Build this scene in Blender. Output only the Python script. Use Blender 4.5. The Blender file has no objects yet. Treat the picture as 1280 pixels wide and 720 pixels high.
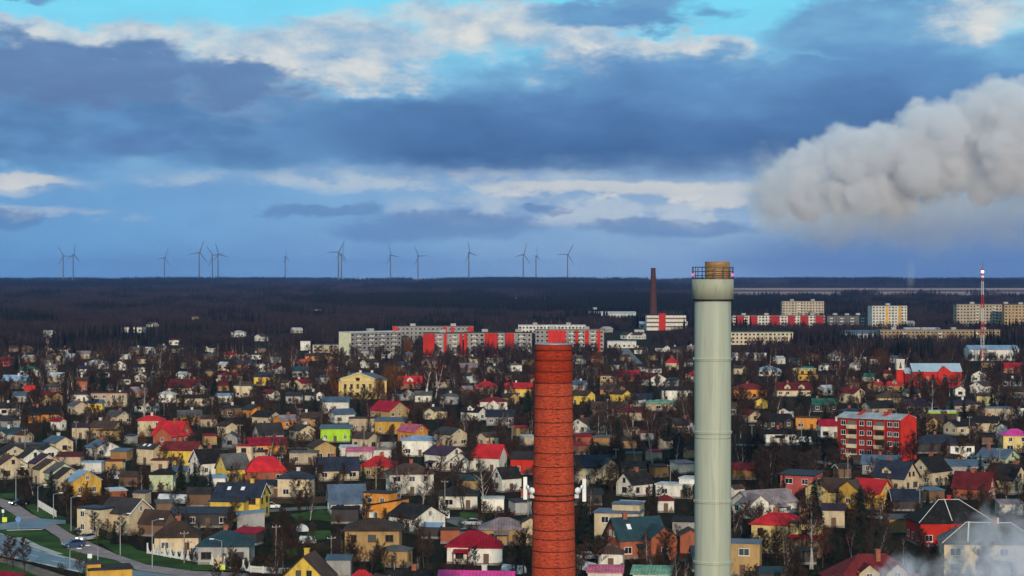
import bpy, math, random
from mathutils import Vector, Matrix
R = math.radians
rnd = random.Random(7)
sc = bpy.context.scene
col = sc.collection

# ------------------------------------------------------------------ camera
CAM_H, FPX, HOR = 52.0, 2489.0, 348.0        # metres above ground, focal length in photo pixels, horizon row
cam_d = bpy.data.cameras.new('camera'); cam = bpy.data.objects.new('camera', cam_d); col.objects.link(cam)
cam_d.sensor_width = 36.0; cam_d.lens = FPX * 36.0 / 1280.0
cam_d.clip_start = 1.0; cam_d.clip_end = 120000.0
cam.location = (0, 0, CAM_H); cam.rotation_euler = (R(90) - math.atan(12.0 / FPX), 0, 0)
sc.camera = cam

# ------------------------------------------------------------------ light
SUN_EL, SUN_AZ = R(15), R(174)               # azimuth clockwise from +Y (view direction): behind the camera
sun_d = bpy.data.lights.new('sun', 'SUN'); sun = bpy.data.objects.new('sun', sun_d); col.objects.link(sun)
sun_d.energy = 3.0; sun_d.angle = R(1.2); sun_d.color = (1.0, 0.84, 0.66)
sdir = Vector((math.sin(SUN_AZ) * math.cos(SUN_EL), math.cos(SUN_AZ) * math.cos(SUN_EL), math.sin(SUN_EL)))
sun.rotation_euler = (-sdir).to_track_quat('-Z', 'Y').to_euler()
sun.location = (0, -50, 150)
sc.view_settings.view_transform = 'Standard'; sc.view_settings.look = 'None'
sc.view_settings.exposure = 0.0; sc.view_settings.gamma = 1.0
sc.render.engine = 'CYCLES'
sc.cycles.use_denoising = True
sc.cycles.max_bounces = 6; sc.cycles.diffuse_bounces = 2; sc.cycles.glossy_bounces = 2
sc.cycles.transmission_bounces = 2; sc.cycles.volume_bounces = 6; sc.cycles.transparent_max_bounces = 8
sc.cycles.volume_max_steps = 256

# ------------------------------------------------------------------ world: hazy blue sky, broken cloud deck
def s2l(*c):
    return tuple(((v / 255) / 12.92 if v / 255 <= .04045 else ((v / 255 + .055) / 1.055) ** 2.4) for v in c)
W = bpy.data.worlds.new('World'); sc.world = W; W.use_nodes = True
wt = W.node_tree; wt.nodes.clear()
class N:
    """tiny node-tree builder"""
    def __init__(self, t): self.t = t
    def new(self, typ, **kw):
        n = self.t.nodes.new(typ)
        for k, v in kw.items(): setattr(n, k, v)
        return n
    def put(self, sock, v):
        if isinstance(v, bpy.types.NodeSocket): self.t.links.new(v, sock)
        elif isinstance(v, (tuple, list)) and sock.type == 'RGBA': sock.default_value = (*v[:3], 1)
        else: sock.default_value = v
    def m(self, op, a, b=0.0, c=0.0, clamp=False):
        n = self.new('ShaderNodeMath', operation=op, use_clamp=clamp)
        for i, v in enumerate((a, b, c)): self.put(n.inputs[i], v)
        return n.outputs[0]
    def xyz(self, x, y, z=0.0):
        n = self.new('ShaderNodeCombineXYZ')
        for i, v in enumerate((x, y, z)): self.put(n.inputs[i], v)
        return n.outputs[0]
    def sep(self, v):
        n = self.new('ShaderNodeSeparateXYZ'); self.put(n.inputs[0], v); return n.outputs
    def noise(self, vec, scale, detail=4, rough=.5, dist=0.0, lac=2.0):
        n = self.new('ShaderNodeTexNoise'); self.put(n.inputs['Vector'], vec)
        n.inputs['Scale'].default_value = scale; n.inputs['Detail'].default_value = detail
        n.inputs['Roughness'].default_value = rough; n.inputs['Distortion'].default_value = dist
        n.inputs['Lacunarity'].default_value = lac
        return n.outputs[0]
    def mix(self, f, a, b, blend='MIX'):
        n = self.new('ShaderNodeMix', data_type='RGBA', blend_type=blend)
        self.put(n.inputs[0], f); self.put(n.inputs[6], a); self.put(n.inputs[7], b)
        return n.outputs[2]
    def sm(self, v, lo, hi):
        n = self.new('ShaderNodeMapRange', interpolation_type='SMOOTHSTEP')
        self.put(n.inputs[0], v); n.inputs[1].default_value = lo; n.inputs[2].default_value = hi
        return n.outputs[0]
    def ramp(self, v, stops):
        n = self.new('ShaderNodeValToRGB'); self.put(n.inputs[0], v)
        e = n.color_ramp.elements
        while len(e) < len(stops): e.new(1)
        for k, (p, c) in enumerate(stops): e[k].position = p; e[k].color = (*c, 1)
        return n.outputs[0]
    def link(self, a, b): self.t.links.new(a, b)
w = N(wt)
SKY_STRENGTH = 0.1
sky = w.new('ShaderNodeTexSky', sky_type='NISHITA', sun_disc=False)
sky.sun_elevation = SUN_EL; sky.sun_rotation = SUN_AZ; sky.air_density = 1.0; sky.dust_density = 0.6; sky.ozone_density = 2.0
tc = w.new('ShaderNodeTexCoord')
dx, dy, dz = w.sep(tc.outputs['Generated'])
# sky coordinates: azimuth and elevation, 1 unit = 2.3 degrees
U = w.m('MULTIPLY', w.m('ARCTAN2', dx, dy), 24.89)
V = w.m('MULTIPLY', w.m('ARCSINE', dz), 24.89)
P0 = w.xyz(w.m('MULTIPLY', U, .55), w.m('MULTIPLY', V, 1.5), 0)
n1 = w.noise(P0, 1.0, 4, .55)
n2 = w.noise(w.xyz(w.m('MULTIPLY', U, .55), w.m('MULTIPLY', V, 1.5), 7.3), 1.0, 4, .55)
n3 = w.noise(w.xyz(w.m('MULTIPLY', U, 1.6), w.m('MULTIPLY', V, 3.2), 3.1), 1.0, 6, .6)
Uw = w.m('ADD', U, w.m('MULTIPLY', w.m('SUBTRACT', n1, .5), 3.2))
Vw = w.m('ADD', V, w.m('ADD', w.m('MULTIPLY', w.m('SUBTRACT', n2, .5), 1.0), w.m('MULTIPLY', w.m('SUBTRACT', n3, .5), .55)))
Vs = w.m('ADD', V, w.m('ADD', w.m('MULTIPLY', w.m('SUBTRACT', n2, .5), .35), w.m('MULTIPLY', w.m('SUBTRACT', n3, .5), .35)))
def blobs(lst, u=Uw, v=Vw):
    tot = None; q = w.xyz(u, v, 0)
    for (px, py, rx, ry) in lst:
        a = w.new('ShaderNodeVectorMath', operation='MULTIPLY_ADD'); w.link(q, a.inputs[0])
        a.inputs[1].default_value = (100 / rx, 100 / ry, 0); a.inputs[2].default_value = (-(px - 640) / rx, -(348 - py) / ry, 0)
        d = w.new('ShaderNodeVectorMath', operation='DOT_PRODUCT'); w.link(a.outputs[0], d.inputs[0]); w.link(a.outputs[0], d.inputs[1])
        tot = d.outputs['Value'] if tot is None else w.m('MINIMUM', tot, d.outputs['Value'])
    return w.m('SUBTRACT', 1.0, tot)
def cc(*c): return tuple(v / SKY_STRENGTH for v in s2l(*c))
# open sky, a little more saturated towards the zenith side of the frame
clear = w.mix(1.0, sky.outputs[0], (0.62, 1.02, 1.12), 'MULTIPLY')
clear = w.mix(w.sm(V, 2.0, 3.6), w.mix(.8, clear, cc(128, 172, 216)), w.mix(.72, clear, cc(118, 222, 250)))
# high thin veil and broken cloud all round, unseen above the frame, greyed and thickened to neutralise blue skylight
gen = w.noise(w.xyz(w.m('MULTIPLY', U, .16), w.m('MULTIPLY', V, .5), 1.7), 1.0, 4, .55)
general = w.m('MULTIPLY', w.sm(w.m('ADD', gen, w.m('MULTIPLY', w.m('SUBTRACT', n3, .5), .15)), .40, .55), w.sm(V, 3.4, 5.0))
c = w.mix(w.m('MULTIPLY', general, .9), clear, w.mix(n2, cc(128, 140, 160), cc(196, 194, 194)))
# bright sunlit cloud tops
bright = blobs([(395, 64, 150, 44), (470, 80, 90, 30), (630, 42, 150, 40), (720, 66, 90, 26), (140, 52, 130, 26), (1215, 42, 90, 36), (870, 60, 100, 22), (330, 128, 90, 30), (30, 60, 60, 20)])
bcol = w.mix(w.sm(w.m('ADD', w.m('MULTIPLY', n3, .6), w.m('MULTIPLY', n1, .4)), .33, .66), cc(146, 182, 212), cc(222, 221, 215))
c = w.mix(w.m('MULTIPLY', w.sm(bright, -.55, .6), .95), c, bcol)
# dark grey-blue deck
dark = blobs([(880, 162, 500, 78), (1180, 110, 260, 66), (1080, 44, 120, 46), (900, 100, 240, 40), (90, 96, 210, 42), (320, 104, 110, 30), (775, 14, 110, 26), (30, 3, 60, 12)])
dmask = w.sm(dark, -.35, .6)
dtone = w.m('ADD', w.m('MULTIPLY', w.sm(V, 1.15, 2.9), .75), w.m('MULTIPLY', w.m('SUBTRACT', n1, .5), .9))
dcol = w.ramp(dtone, [(0.0, cc(66, 102, 150)), (.35, cc(82, 122, 170)), (.7, cc(102, 150, 196)), (1.0, cc(132, 190, 222))])
dcol = w.mix(w.m('MULTIPLY', w.sm(blobs([(110, 95, 260, 50), (330, 102, 120, 40)], Uw, Vw), -.2, .6), .55), dcol, cc(100, 120, 162))
soft = blobs([(420, 172, 360, 50), (90, 172, 340, 46), (260, 150, 200, 30)])
c = w.mix(w.m('MULTIPLY', w.sm(soft, -.6, .5), .88), c, w.mix(w.sm(n1, .35, .65), cc(72, 114, 164), cc(98, 146, 194)))
c = w.mix(dmask, c, dcol)
# rain veil below the deck down to the horizon
veil = w.mix(w.sm(U, -6.5, 5.5), cc(108, 164, 212), cc(160, 188, 214))
veil = w.mix(w.m('MULTIPLY', w.sm(n1, .4, .65), .35), veil, cc(108, 150, 200))
veil = w.mix(w.m('MULTIPLY', w.sm(blobs([(1230, 320, 330, 50)], U, V), -.5, .7), .75), veil, cc(78, 114, 168))
under = w.m('SUBTRACT', 1.0, w.sm(Vs, 1.05, 1.6))
c = w.mix(w.m('MULTIPLY', under, .94), c, veil)
# pale lit streaks below the deck edge, small dark scud
streak = blobs([(800, 240, 270, 15), (500, 226, 260, 17), (30, 232, 120, 13), (50, 268, 90, 8), (870, 250, 80, 18), (720, 262, 260, 22)], Uw, Vs)
c = w.mix(w.m('MULTIPLY', w.sm(streak, -.7, .9), .42), c, w.mix(w.sm(n3, .38, .6), cc(140, 165, 200), cc(220, 218, 208)))
hot = blobs([(790, 236, 190, 9), (880, 247, 60, 12), (25, 228, 80, 8)], Uw, Vs)
c = w.mix(w.m('MULTIPLY', w.sm(hot, -.4, .7), .6), c, cc(226, 222, 210))
scud = blobs([(395, 271, 75, 10), (560, 284, 140, 19), (690, 261, 24, 7), (830, 285, 100, 14), (30, 276, 60, 11), (180, 182, 60, 22)], Uw, Vs)
c = w.mix(w.m('MULTIPLY', w.sm(scud, -.3, .7), .55), c, cc(88, 122, 172))
# fine cloud texture
c = w.mix(w.m('MULTIPLY', w.sm(n3, .3, .75), .22), c, w.mix(1.0, c, (1.35, 1.3, 1.25), 'MULTIPLY'))
bg = w.new('ShaderNodeBackground'); w.put(bg.inputs[0], c); bg.inputs[1].default_value = SKY_STRENGTH
wo = w.new('ShaderNodeOutputWorld'); w.link(bg.outputs[0], wo.inputs[0])
W.cycles.sampling_method = 'MANUAL'; W.cycles.sample_map_resolution = 256

# ------------------------------------------------------------------ helpers
def ground_z(y):
    """gently rising country far behind the town"""
    t = min(max((y - 2500.0) / 6500.0, 0.0), 1.0)
    return 30.0 * t
def gp(px, py):
    """photo pixel -> point on the flat town ground"""
    d = CAM_H * FPX / (py - HOR)
    return Vector(((px - 640.0) / FPX * d, d, 0.0))
def ppm(py): return (py - HOR) / CAM_H                 # photo pixels per metre at ground row py
def to_px(v):
    return 640 + v[0] / v[1] * FPX, HOR + (CAM_H - v[2]) / v[1] * FPX

class MB:
    """collects boxes, slabs, tubes; build() links them as ONE mesh object"""
    def __init__(self): self.v = []; self.f = []; self.m = []; self.k = 0; self.sm = []
    def face(self, pts, smooth=False):
        i = len(self.v); self.v.extend([tuple(p) for p in pts]); self.f.append(list(range(i, i + len(pts)))); self.m.append(self.k); self.sm.append(smooth)
    def poly(self, verts, faces, smooth=False):
        i = len(self.v); self.v.extend([tuple(p) for p in verts])
        for f in faces: self.f.append([i + j for j in f]); self.m.append(self.k); self.sm.append(smooth)
    def box(self, x0, x1, y0, y1, z0, z1):
        self.poly([(x0,y0,z0),(x1,y0,z0),(x1,y1,z0),(x0,y1,z0),(x0,y0,z1),(x1,y0,z1),(x1,y1,z1),(x0,y1,z1)],
                  [(0,3,2,1),(4,5,6,7),(0,1,5,4),(1,2,6,5),(2,3,7,6),(3,0,4,7)])
    def slab(self, pts, t):
        n = len(pts); lo = [(p[0], p[1], p[2] - t) for p in pts]
        self.poly(list(pts) + lo, [tuple(range(n)), tuple(range(2*n-1, n-1, -1))] + [(i, i + n, (i + 1) % n + n, (i + 1) % n) for i in range(n)])
    def prism(self, prof, y0, y1):
        """profile in x,z extruded along y"""
        n = len(prof)
        self.poly([(x, y0, z) for x, z in prof] + [(x, y1, z) for x, z in prof],
                  [tuple(range(n)), tuple(range(2*n-1, n-1, -1))] + [(i, i + n, (i + 1) % n + n, (i + 1) % n) for i in range(n)])
    def lathe(self, prof, n=24, cx=0, cy=0, smooth=True, caps=True):
        vs = []
        for r, z in prof:
            for i in range(n):
                a = 2 * math.pi * i / n; vs.append((cx + r * math.cos(a), cy + r * math.sin(a), z))
        fs = []
        for k in range(len(prof) - 1):
            for i in range(n): fs.append((k*n+i, k*n+(i+1) % n, (k+1)*n+(i+1) % n, (k+1)*n+i))
        self.poly(vs, fs, smooth)
        if caps:
            self.face([vs[i] for i in range(n)][::-1]); self.face([vs[(len(prof)-1)*n+i] for i in range(n)])
    def tube(self, a, b, r0, r1=None, n=5):
        a = Vector(a); b = Vector(b); r1 = r0 if r1 is None else r1
        d = (b - a).normalized(); u = d.cross(Vector((0.31, 0.17, 0.9) if abs(d.z) < .9 else (1, 0, 0))).normalized(); w_ = d.cross(u)
        vs = [a + (u * math.cos(2*math.pi*i/n) + w_ * math.sin(2*math.pi*i/n)) * r0 for i in range(n)] + \
             [b + (u * math.cos(2*math.pi*i/n) + w_ * math.sin(2*math.pi*i/n)) * r1 for i in range(n)]
        self.poly(vs, [(i, (i+1) % n, n + (i+1) % n, n + i) for i in range(n)] + [tuple(range(n))[::-1], tuple(range(n, 2*n))])
    def mesh(self, name, mats):
        me = bpy.data.meshes.new(name); me.from_pydata(self.v, [], self.f)
        mats = mats if isinstance(mats, (list, tuple)) else [mats]
        for m_ in mats: me.materials.append(m_)
        if len(mats) > 1: me.polygons.foreach_set('material_index', self.m)
        if any(self.sm): me.polygons.foreach_set('use_smooth', self.sm)
        me.update(); return me
    def build(self, name, mats, parent=None): return link(name, self.mesh(name, mats), parent)
def link(name, me, parent=None, loc=None, rz=0.0):
    o = bpy.data.objects.new(name, me); col.objects.link(o)
    if parent is not None: o.parent = parent
    if loc is not None: o.location = loc
    if rz: o.rotation_euler[2] = rz
    return o
THINGS = []
def tag(o, label=None, cat=None, group=None, kind=None):
    if label: o['label'] = label
    if cat: o['category'] = cat; THINGS.append(o)
    if group: o['group'] = group
    if kind: o['kind'] = kind
    return o
def empty(name, loc, rz=0.0):
    o = bpy.data.objects.new(name, None); col.objects.link(o); o.location = loc; o.rotation_euler[2] = rz
    o.empty_display_size = .5
    return o
def copy_tree(o, parent=None):
    c_ = o.copy(); col.objects.link(c_); c_.parent = parent
    for ch in o.children: copy_tree(ch, c_)
    return c_

# ------------------------------------------------------------------ materials
def mat(name, rgb, rough=.8, var=.25, scale=.6, bump=0.0, bscale=6.0, metallic=0.0, dirt=None, stretch=(1, 1, 1), spec=.3, seams=0.0, objvar=.0):
    m_ = bpy.data.materials.new(name); m_.use_nodes = True; t = m_.node_tree; t.nodes.clear(); n = N(t)
    b = n.new('ShaderNodeBsdfPrincipled'); o = n.new('ShaderNodeOutputMaterial'); n.link(b.outputs[0], o.inputs[0])
    tcn = n.new('ShaderNodeTexCoord'); vec = tcn.outputs['Object']
    mp = n.new('ShaderNodeMapping'); n.link(vec, mp.inputs[0]); mp.inputs['Scale'].default_value = stretch
    v1 = n.noise(mp.outputs[0], scale, 3, .6)
    lo = tuple(max(0, v_ * (1 - var)) for v_ in rgb); hi = tuple(min(.95, v_ * (1 + var * .8)) for v_ in rgb)
    c_ = n.mix(n.sm(v1, .3, .7), lo, hi)
    if dirt:
        v2 = n.noise(mp.outputs[0], scale * 3.1, 3, .65)
        c_ = n.mix(n.m('MULTIPLY', n.sm(v2, .5, .75), dirt[1]), c_, dirt[0])
    if objvar:
        oi = n.new('ShaderNodeObjectInfo')
        c_ = n.mix(1.0, c_, n.ramp(oi.outputs['Random'], [(0, (1 - objvar,) * 3), (1, (1 + objvar,) * 3)]), 'MULTIPLY')
    n.put(b.inputs['Base Color'], c_)
    b.inputs['Roughness'].default_value = rough; b.inputs['Metallic'].default_value = metallic
    b.inputs['Specular IOR Level'].default_value = spec
    if seams:
        x, y, z = n.sep(vec)
        wv = n.m('ABSOLUTE', n.m('SINE', n.m('MULTIPLY', x, math.pi / seams)))
        bp = n.new('ShaderNodeBump'); bp.inputs['Strength'].default_value = .9; bp.inputs['Distance'].default_value = .08
        n.link(n.sm(wv, 0, .45), bp.inputs['Height']); n.link(bp.outputs[0], b.inputs['Normal'])
    elif bump:
        bp = n.new('ShaderNodeBump'); bp.inputs['Strength'].default_value = bump; bp.inputs['Distance'].default_value = .1
        n.link(n.noise(vec, bscale, 3, .6), bp.inputs['Height']); n.link(bp.outputs[0], b.inputs['Normal'])
    return m_
def emit(name, rgb, s):
    m_ = bpy.data.materials.new(name); m_.use_nodes = True; t = m_.node_tree; t.nodes.clear(); n = N(t)
    e = n.new('ShaderNodeEmission'); e.inputs[0].default_value = (*rgb, 1); e.inputs[1].default_value = s
    o = n.new('ShaderNodeOutputMaterial'); n.link(e.outputs[0], o.inputs[0]); return m_
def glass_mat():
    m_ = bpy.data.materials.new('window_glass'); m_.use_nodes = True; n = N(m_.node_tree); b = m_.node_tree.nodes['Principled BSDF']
    oi = n.new('ShaderNodeObjectInfo'); n.link(n.ramp(oi.outputs['Random'], [(0, (.012, .013, .016)), (.6, (.022, .024, .028)), (.72, (.10, .095, .09)), (.86, (.05, .06, .075)), (1, (.16, .15, .13))]), b.inputs['Base Color'])  # random lighter pane colours, painted in for reflections and curtains
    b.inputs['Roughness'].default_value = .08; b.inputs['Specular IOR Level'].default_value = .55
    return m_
DIRT = (.09, .07, .05)
WALL = {}
for k, c_ in dict(cream=(.58,.46,.30), white=(.70,.66,.58), beige=(.42,.33,.23), tan=(.38,.24,.10), yellow=(.70,.47,.08), gold=(.58,.33,.06),
                  orange=(.62,.24,.04), brick=(.34,.10,.05), paleyellow=(.62,.48,.2), lime=(.33,.56,.03), grey=(.34,.33,.32), brown=(.17,.10,.06), red=(.52,.03,.02),
                  rose=(.42,.08,.07), palegreen=(.5,.54,.33), wood=(.3,.16,.06), dark=(.05,.045,.045), pale=(.6,.56,.48)).items():
    WALL[k] = mat('render_' + k, c_, .85, .16, .5, .25, 9, dirt=(DIRT, .5), stretch=(1, 1, .45), spec=.15, objvar=.14)
ROOF = {}
for k, c_ in dict(dark=(.042,.036,.037), black=(.02,.017,.017), brown=(.072,.043,.033), maroon=(.14,.018,.02), red=(.5,.012,.018), crimson=(.33,.01,.03),
                  magenta=(.6,.04,.26), blue=(.07,.10,.15), navy=(.024,.028,.048), paleblue=(.24,.34,.47), teal=(.015,.042,.055), green=(.03,.13,.09),
                  pale=(.46,.46,.47), pink=(.56,.13,.2), purple=(.055,.032,.055), grey=(.10,.095,.095), mauve=(.25,.19,.2), sage=(.2,.36,.24)).items():
    ROOF[k] = mat('roofing_' + k, c_, .5 if k in ('blue', 'paleblue', 'pale', 'magenta', 'navy') else .8, .3, .35, dirt=((.06, .05, .042), .55), stretch=(1, 1, 1), seams=.55, spec=.32 if k in ('blue', 'paleblue', 'pale', 'magenta', 'teal', 'red') else .1, objvar=.22)
WALL['panel'] = mat('render_panel_grey', (.27, .25, .24), .85, .16, .5, .25, 9, dirt=(DIRT, .5), stretch=(1, 1, .45), spec=.15)
WALL['wine'] = mat('render_wine_red', (.36, .025, .03), .85, .16, .5, .25, 9, dirt=(DIRT, .4), spec=.15)
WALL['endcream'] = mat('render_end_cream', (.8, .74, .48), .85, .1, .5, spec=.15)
WALL['slab'] = mat('render_slab_grey', (.2, .19, .185), .85, .16, .5, .25, 9, dirt=(DIRT, .5), stretch=(1, 1, .45), spec=.15)
M = dict(
    trim=mat('trim_white_paint', (.72, .70, .66), .6, .1), frame=mat('window_frame_paint', (.66, .64, .6), .5, .1, spec=.3),
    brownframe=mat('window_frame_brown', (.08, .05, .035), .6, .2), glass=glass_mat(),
    plinth=mat('plinth_concrete', (.22, .2, .18), .9, .25, 1.2), chim=mat('chimney_brick', (.3, .1, .06), .9, .3, 3, .5, 12),
    chimw=mat('chimney_render', (.6, .56, .5), .85, .15, 1.5), door=mat('door_paint', (.12, .07, .045), .6, .2),
    metal=mat('galvanised_steel', (.42, .43, .45), .45, .15, 2, metallic=.6), darkmetal=mat('dark_steel', (.03, .032, .038), .5, .2, 2, metallic=.4),
    whitemetal=mat('white_coated_metal', (.8, .8, .78), .4, .08), concrete=mat('concrete', (.36, .34, .31), .9, .25, .8, .3, 5),
    bark=mat('grey_brown_bark', (.045, .03, .023), .95, .35, 2.0, objvar=.35), birch=mat('birch_bark', (.42, .37, .34), .9, .5, 1.8, objvar=.3, stretch=(.4, .4, 2)),
    twig=mat('bare_twigs', (.036, .0205, .0135), .95, .3, .3, objvar=.4), twig2=mat('bare_grey_twigs', (.048, .034, .027), .95, .3, .3, objvar=.35),
    twigr=mat('reddish_twigs', (.058, .022, .015), .95, .3, .3, objvar=.3),
    amber=mat('withered_amber_leaves', (.12, .045, .009), .9, .4, .8, objvar=.25),
    needle=mat('dark_needles', (.012, .024, .014), .9, .5, .8, objvar=.3), hedge=mat('hedge_leaves', (.022, .034, .016), .9, .5, 1.2, objvar=.3),
    shrub=mat('winter_shrub', (.032, .025, .012), .95, .5, .8, objvar=.4),
    far=mat('far_bare_wood', (.028, .019, .020), .98, .35, .02, objvar=.3), farc=mat('far_pine_wood', (.008, .012, .013), .98, .35, .02, objvar=.3),
    farbark=mat('far_pale_trunk', (.17, .13, .125), .95, .4, .1),
    tyre=mat('tyre_rubber', (.02, .02, .02), .9, .2), black=mat('black_paint', (.012, .012, .014), .3, .2, spec=.5),
    lamp_on=emit('lamp_glow', (1, .95, .85), 9.0), pinklamp=emit('obstruction_lamp_glow', (1.0, .16, .42), 1.3),
    solar=mat('solar_panel', (.02, .03, .08), .15, .2), polyt=mat('greenhouse_film', (.55, .56, .56), .5, .15, .5),
)

# ------------------------------------------------------------------ ground, roads, verges, far field
def ground_mat():
    m_ = bpy.data.materials.new('winter_ground'); m_.use_nodes = True; t = m_.node_tree; t.nodes.clear(); n = N(t)
    b = n.new('ShaderNodeBsdfPrincipled'); o = n.new('ShaderNodeOutputMaterial'); n.link(b.outputs[0], o.inputs[0])
    tcn = n.new('ShaderNodeTexCoord'); v = tcn.outputs['Object']
    a = n.noise(v, .012, 5, .6); b2 = n.noise(v, .09, 5, .65); c3 = n.noise(v, .7, 4, .7)
    cl = n.mix(n.sm(b2, .38, .62), (.018, .012, .008), (.018, .022, .007))
    cl = n.mix(n.m('MULTIPLY', n.sm(a, .5, .62), .7), cl, (.03, .022, .014))
    cl = n.mix(n.m('MULTIPLY', n.sm(c3, .45, .7), .6), cl, (.012, .009, .007))
    n.put(b.inputs['Base Color'], cl); b.inputs['Roughness'].default_value = 1.0; b.inputs['Specular IOR Level'].default_value = .05
    bp = n.new('ShaderNodeBump'); bp.inputs['Strength'].default_value = .6; bp.inputs['Distance'].default_value = .5
    n.link(c3, bp.inputs['Height']); n.link(bp.outputs[0], b.inputs['Normal'])
    return m_
def build_ground():
    ys = [-400, 100, 300, 600, 1000, 1600, 2500, 3500, 4500, 5500, 6500, 7500, 9000, 12000, 18000, 24000]
    xs = [-1, -.6, -.35, -.2, -.1, 0, .1, .2, .35, .6, 1]
    mb = MB(); vs = []
    for y in ys:
        hw = 1500 + abs(y) * .6
        for x in xs: vs.append((x * hw, y, ground_z(y)))
    nx = len(xs); fs = []
    for j in range(len(ys) - 1):
        for i in range(nx - 1): fs.append((j*nx+i, j*nx+i+1, (j+1)*nx+i+1, (j+1)*nx+i))
    mb.poly(vs, fs, True)
    tag(mb.build('ground', ground_mat()), kind='structure')
build_ground()
GRASS = mat('verge_grass', (.035, .075, .012), .95, .45, .12, .5, 3, dirt=((.05, .04, .02), .6), spec=.1)
PAVING = mat('mauve_block_paving', (.30, .215, .21), .85, .2, .25, .3, 4, dirt=((.16, .12, .11), .5), spec=.2)
ASPHALT = mat('damp_blue_asphalt', (.105, .125, .165), .42, .25, .2, .15, 6, dirt=((.07, .08, .1), .6), spec=.5)
STREET = mat('worn_street_asphalt', (.15, .135, .12), .85, .25, .15, .2, 6)
PATHM = mat('path_gravel', (.17, .12, .085), .95, .3, .4, .3, 5)
LINE = mat('road_line_paint', (.72, .72, .7), .7, .2, 1.5)
KERB = mat('kerb_concrete', (.4, .38, .36), .9, .2, .8)
OCC = []          # occupied discs on the ground (x, y, r) that trees keep clear of
def sheet(name, pts, z, m_, occ=True):
    mb = MB(); q = [gp(*p) for p in pts]
    mb.face([(p.x, p.y, z) for p in q])
    me = mb.mesh(name, m_)
    if me.polygons[0].normal.z < 0: me.flip_normals()
    o = link(name, me); tag(o, kind='structure')
    if occ: POLYS.append([(p.x, p.y) for p in q])
    return o
POLYS = []
def in_poly(x, y, P):
    r = False; j = len(P) - 1
    for i in range(len(P)):
        xi, yi = P[i]; xj, yj = P[j]
        if (yi > y) != (yj > y) and x < (xj - xi) * (y - yi) / (yj - yi) + xi: r = not r
        j = i
    return r
def strip(name, ctr, width, z, m_, occ=True, h=0.0):
    """ribbon of given width (m) along photo-pixel ground points"""
    q = [gp(*p) for p in ctr]; mb = MB(); L_ = []; R_ = []
    for i, p in enumerate(q):
        d = (q[min(i + 1, len(q) - 1)] - q[max(i - 1, 0)]).normalized(); nrm = Vector((-d.y, d.x, 0))
        L_.append(p + nrm * width / 2); R_.append(p - nrm * width / 2)
    for i in range(len(q) - 1):
        a, b, c_, d = R_[i], R_[i+1], L_[i+1], L_[i]
        if h: mb.slab([(a.x,a.y,z+h),(b.x,b.y,z+h),(c_.x,c_.y,z+h),(d.x,d.y,z+h)], h)
        else: mb.face([(a.x,a.y,z),(b.x,b.y,z),(c_.x,c_.y,z),(d.x,d.y,z)])
    o = mb.build(name, m_); tag(o, kind='structure')
    if occ: POLYS.append([(p.x, p.y) for p in L_] + [(p.x, p.y) for p in R_[::-1]])
    return o
# verges (lawns)
sheet('verge_lawn', [(-40, 655), (0, 636), (18, 640), (34, 650), (20, 653), (-20, 657)], .008, GRASS)
sheet('verge_lawn', [(-30, 664), (8, 663), (52, 661), (74, 674), (80, 684), (105, 692), (135, 698), (165, 708), (180, 716), (130, 710), (95, 702), (60, 692), (35, 682), (15, 672)], .008, GRASS)
sheet('verge_lawn', [(30, 632), (42, 630), (62, 640), (84, 648), (80, 651), (58, 650), (44, 644)], .008, GRASS)
sheet('verge_lawn', [(72, 657), (84, 655), (118, 668), (140, 678), (137, 681), (112, 678)], .008, GRASS)
sheet('verge_lawn', [(128, 681), (160, 680), (172, 688), (240, 702), (300, 708), (300, 714), (190, 712), (155, 699)], .008, GRASS)
sheet('verge_lawn', [(-40, 619), (20, 616), (26, 624), (-40, 621)], .008, GRASS)
sheet('verge_lawn', [(0, 700), (30, 703), (60, 720), (90, 740), (-40, 740), (-40, 702)], .008, GRASS)
sheet('lawn', [(362, 643), (402, 637), (416, 642), (416, 652), (395, 650), (372, 651)], .008, GRASS)
sheet('lawn', [(384, 664), (412, 663), (416, 672), (395, 676), (383, 672)], .008, GRASS)
sheet('lawn', [(352, 688), (372, 684), (380, 692), (362, 697)], .008, GRASS)
sheet('lawn', [(732, 676), (752, 674), (758, 682), (740, 684)], .008, GRASS)
sheet('lawn', [(575, 640), (600, 641), (592, 650), (574, 648)], .008, GRASS)
# paved street, side street and main road
sheet('paved_street', [(-60, 604), (0, 623), (18, 628), (40, 643), (55, 650), (70, 656), (90, 668), (112, 678), (130, 686), (145, 693), (182, 706), (240, 714), (310, 717), (310, 724),
                       (235, 722), (172, 713), (143, 700), (128, 697), (100, 691), (84, 686), (77, 681), (74, 673), (54, 660), (30, 652), (15, 642), (0, 633), (-60, 612)], .014, PAVING)
sheet('side_street', [(-60, 657), (0, 655), (30, 650.5), (52, 648.5), (82, 650.5), (82, 655), (62, 656), (56, 660.5), (26, 661.5), (0, 662.5), (-60, 664)], .020, ASPHALT)
sheet('main_road', [(-60, 656), (0, 668.5), (20, 675.5), (40, 685.5), (70, 695), (100, 702.5), (126, 707.5), (190, 716), (260, 726), (260, 745), (140, 723), (100, 714.5), (70, 708), (30, 700), (0, 694), (-60, 684)], .014, ASPHALT)
sheet('footpath', [(-40, 690), (0, 697.5), (30, 704), (62, 714), (110, 730), (110, 738), (50, 722), (22, 709), (0, 703), (-40, 695)], .018, PATHM)
strip('kerb', [(-60, 655.3), (0, 667.7), (20, 674.6), (40, 684.6), (70, 694.2), (100, 701.7), (126, 706.7)], .3, .014, KERB, False, .12)
strip('kerb', [(24, 672.5), (45, 683), (68, 691.5), (74, 693)], 1.5, .016, KERB, False, .05)
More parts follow.
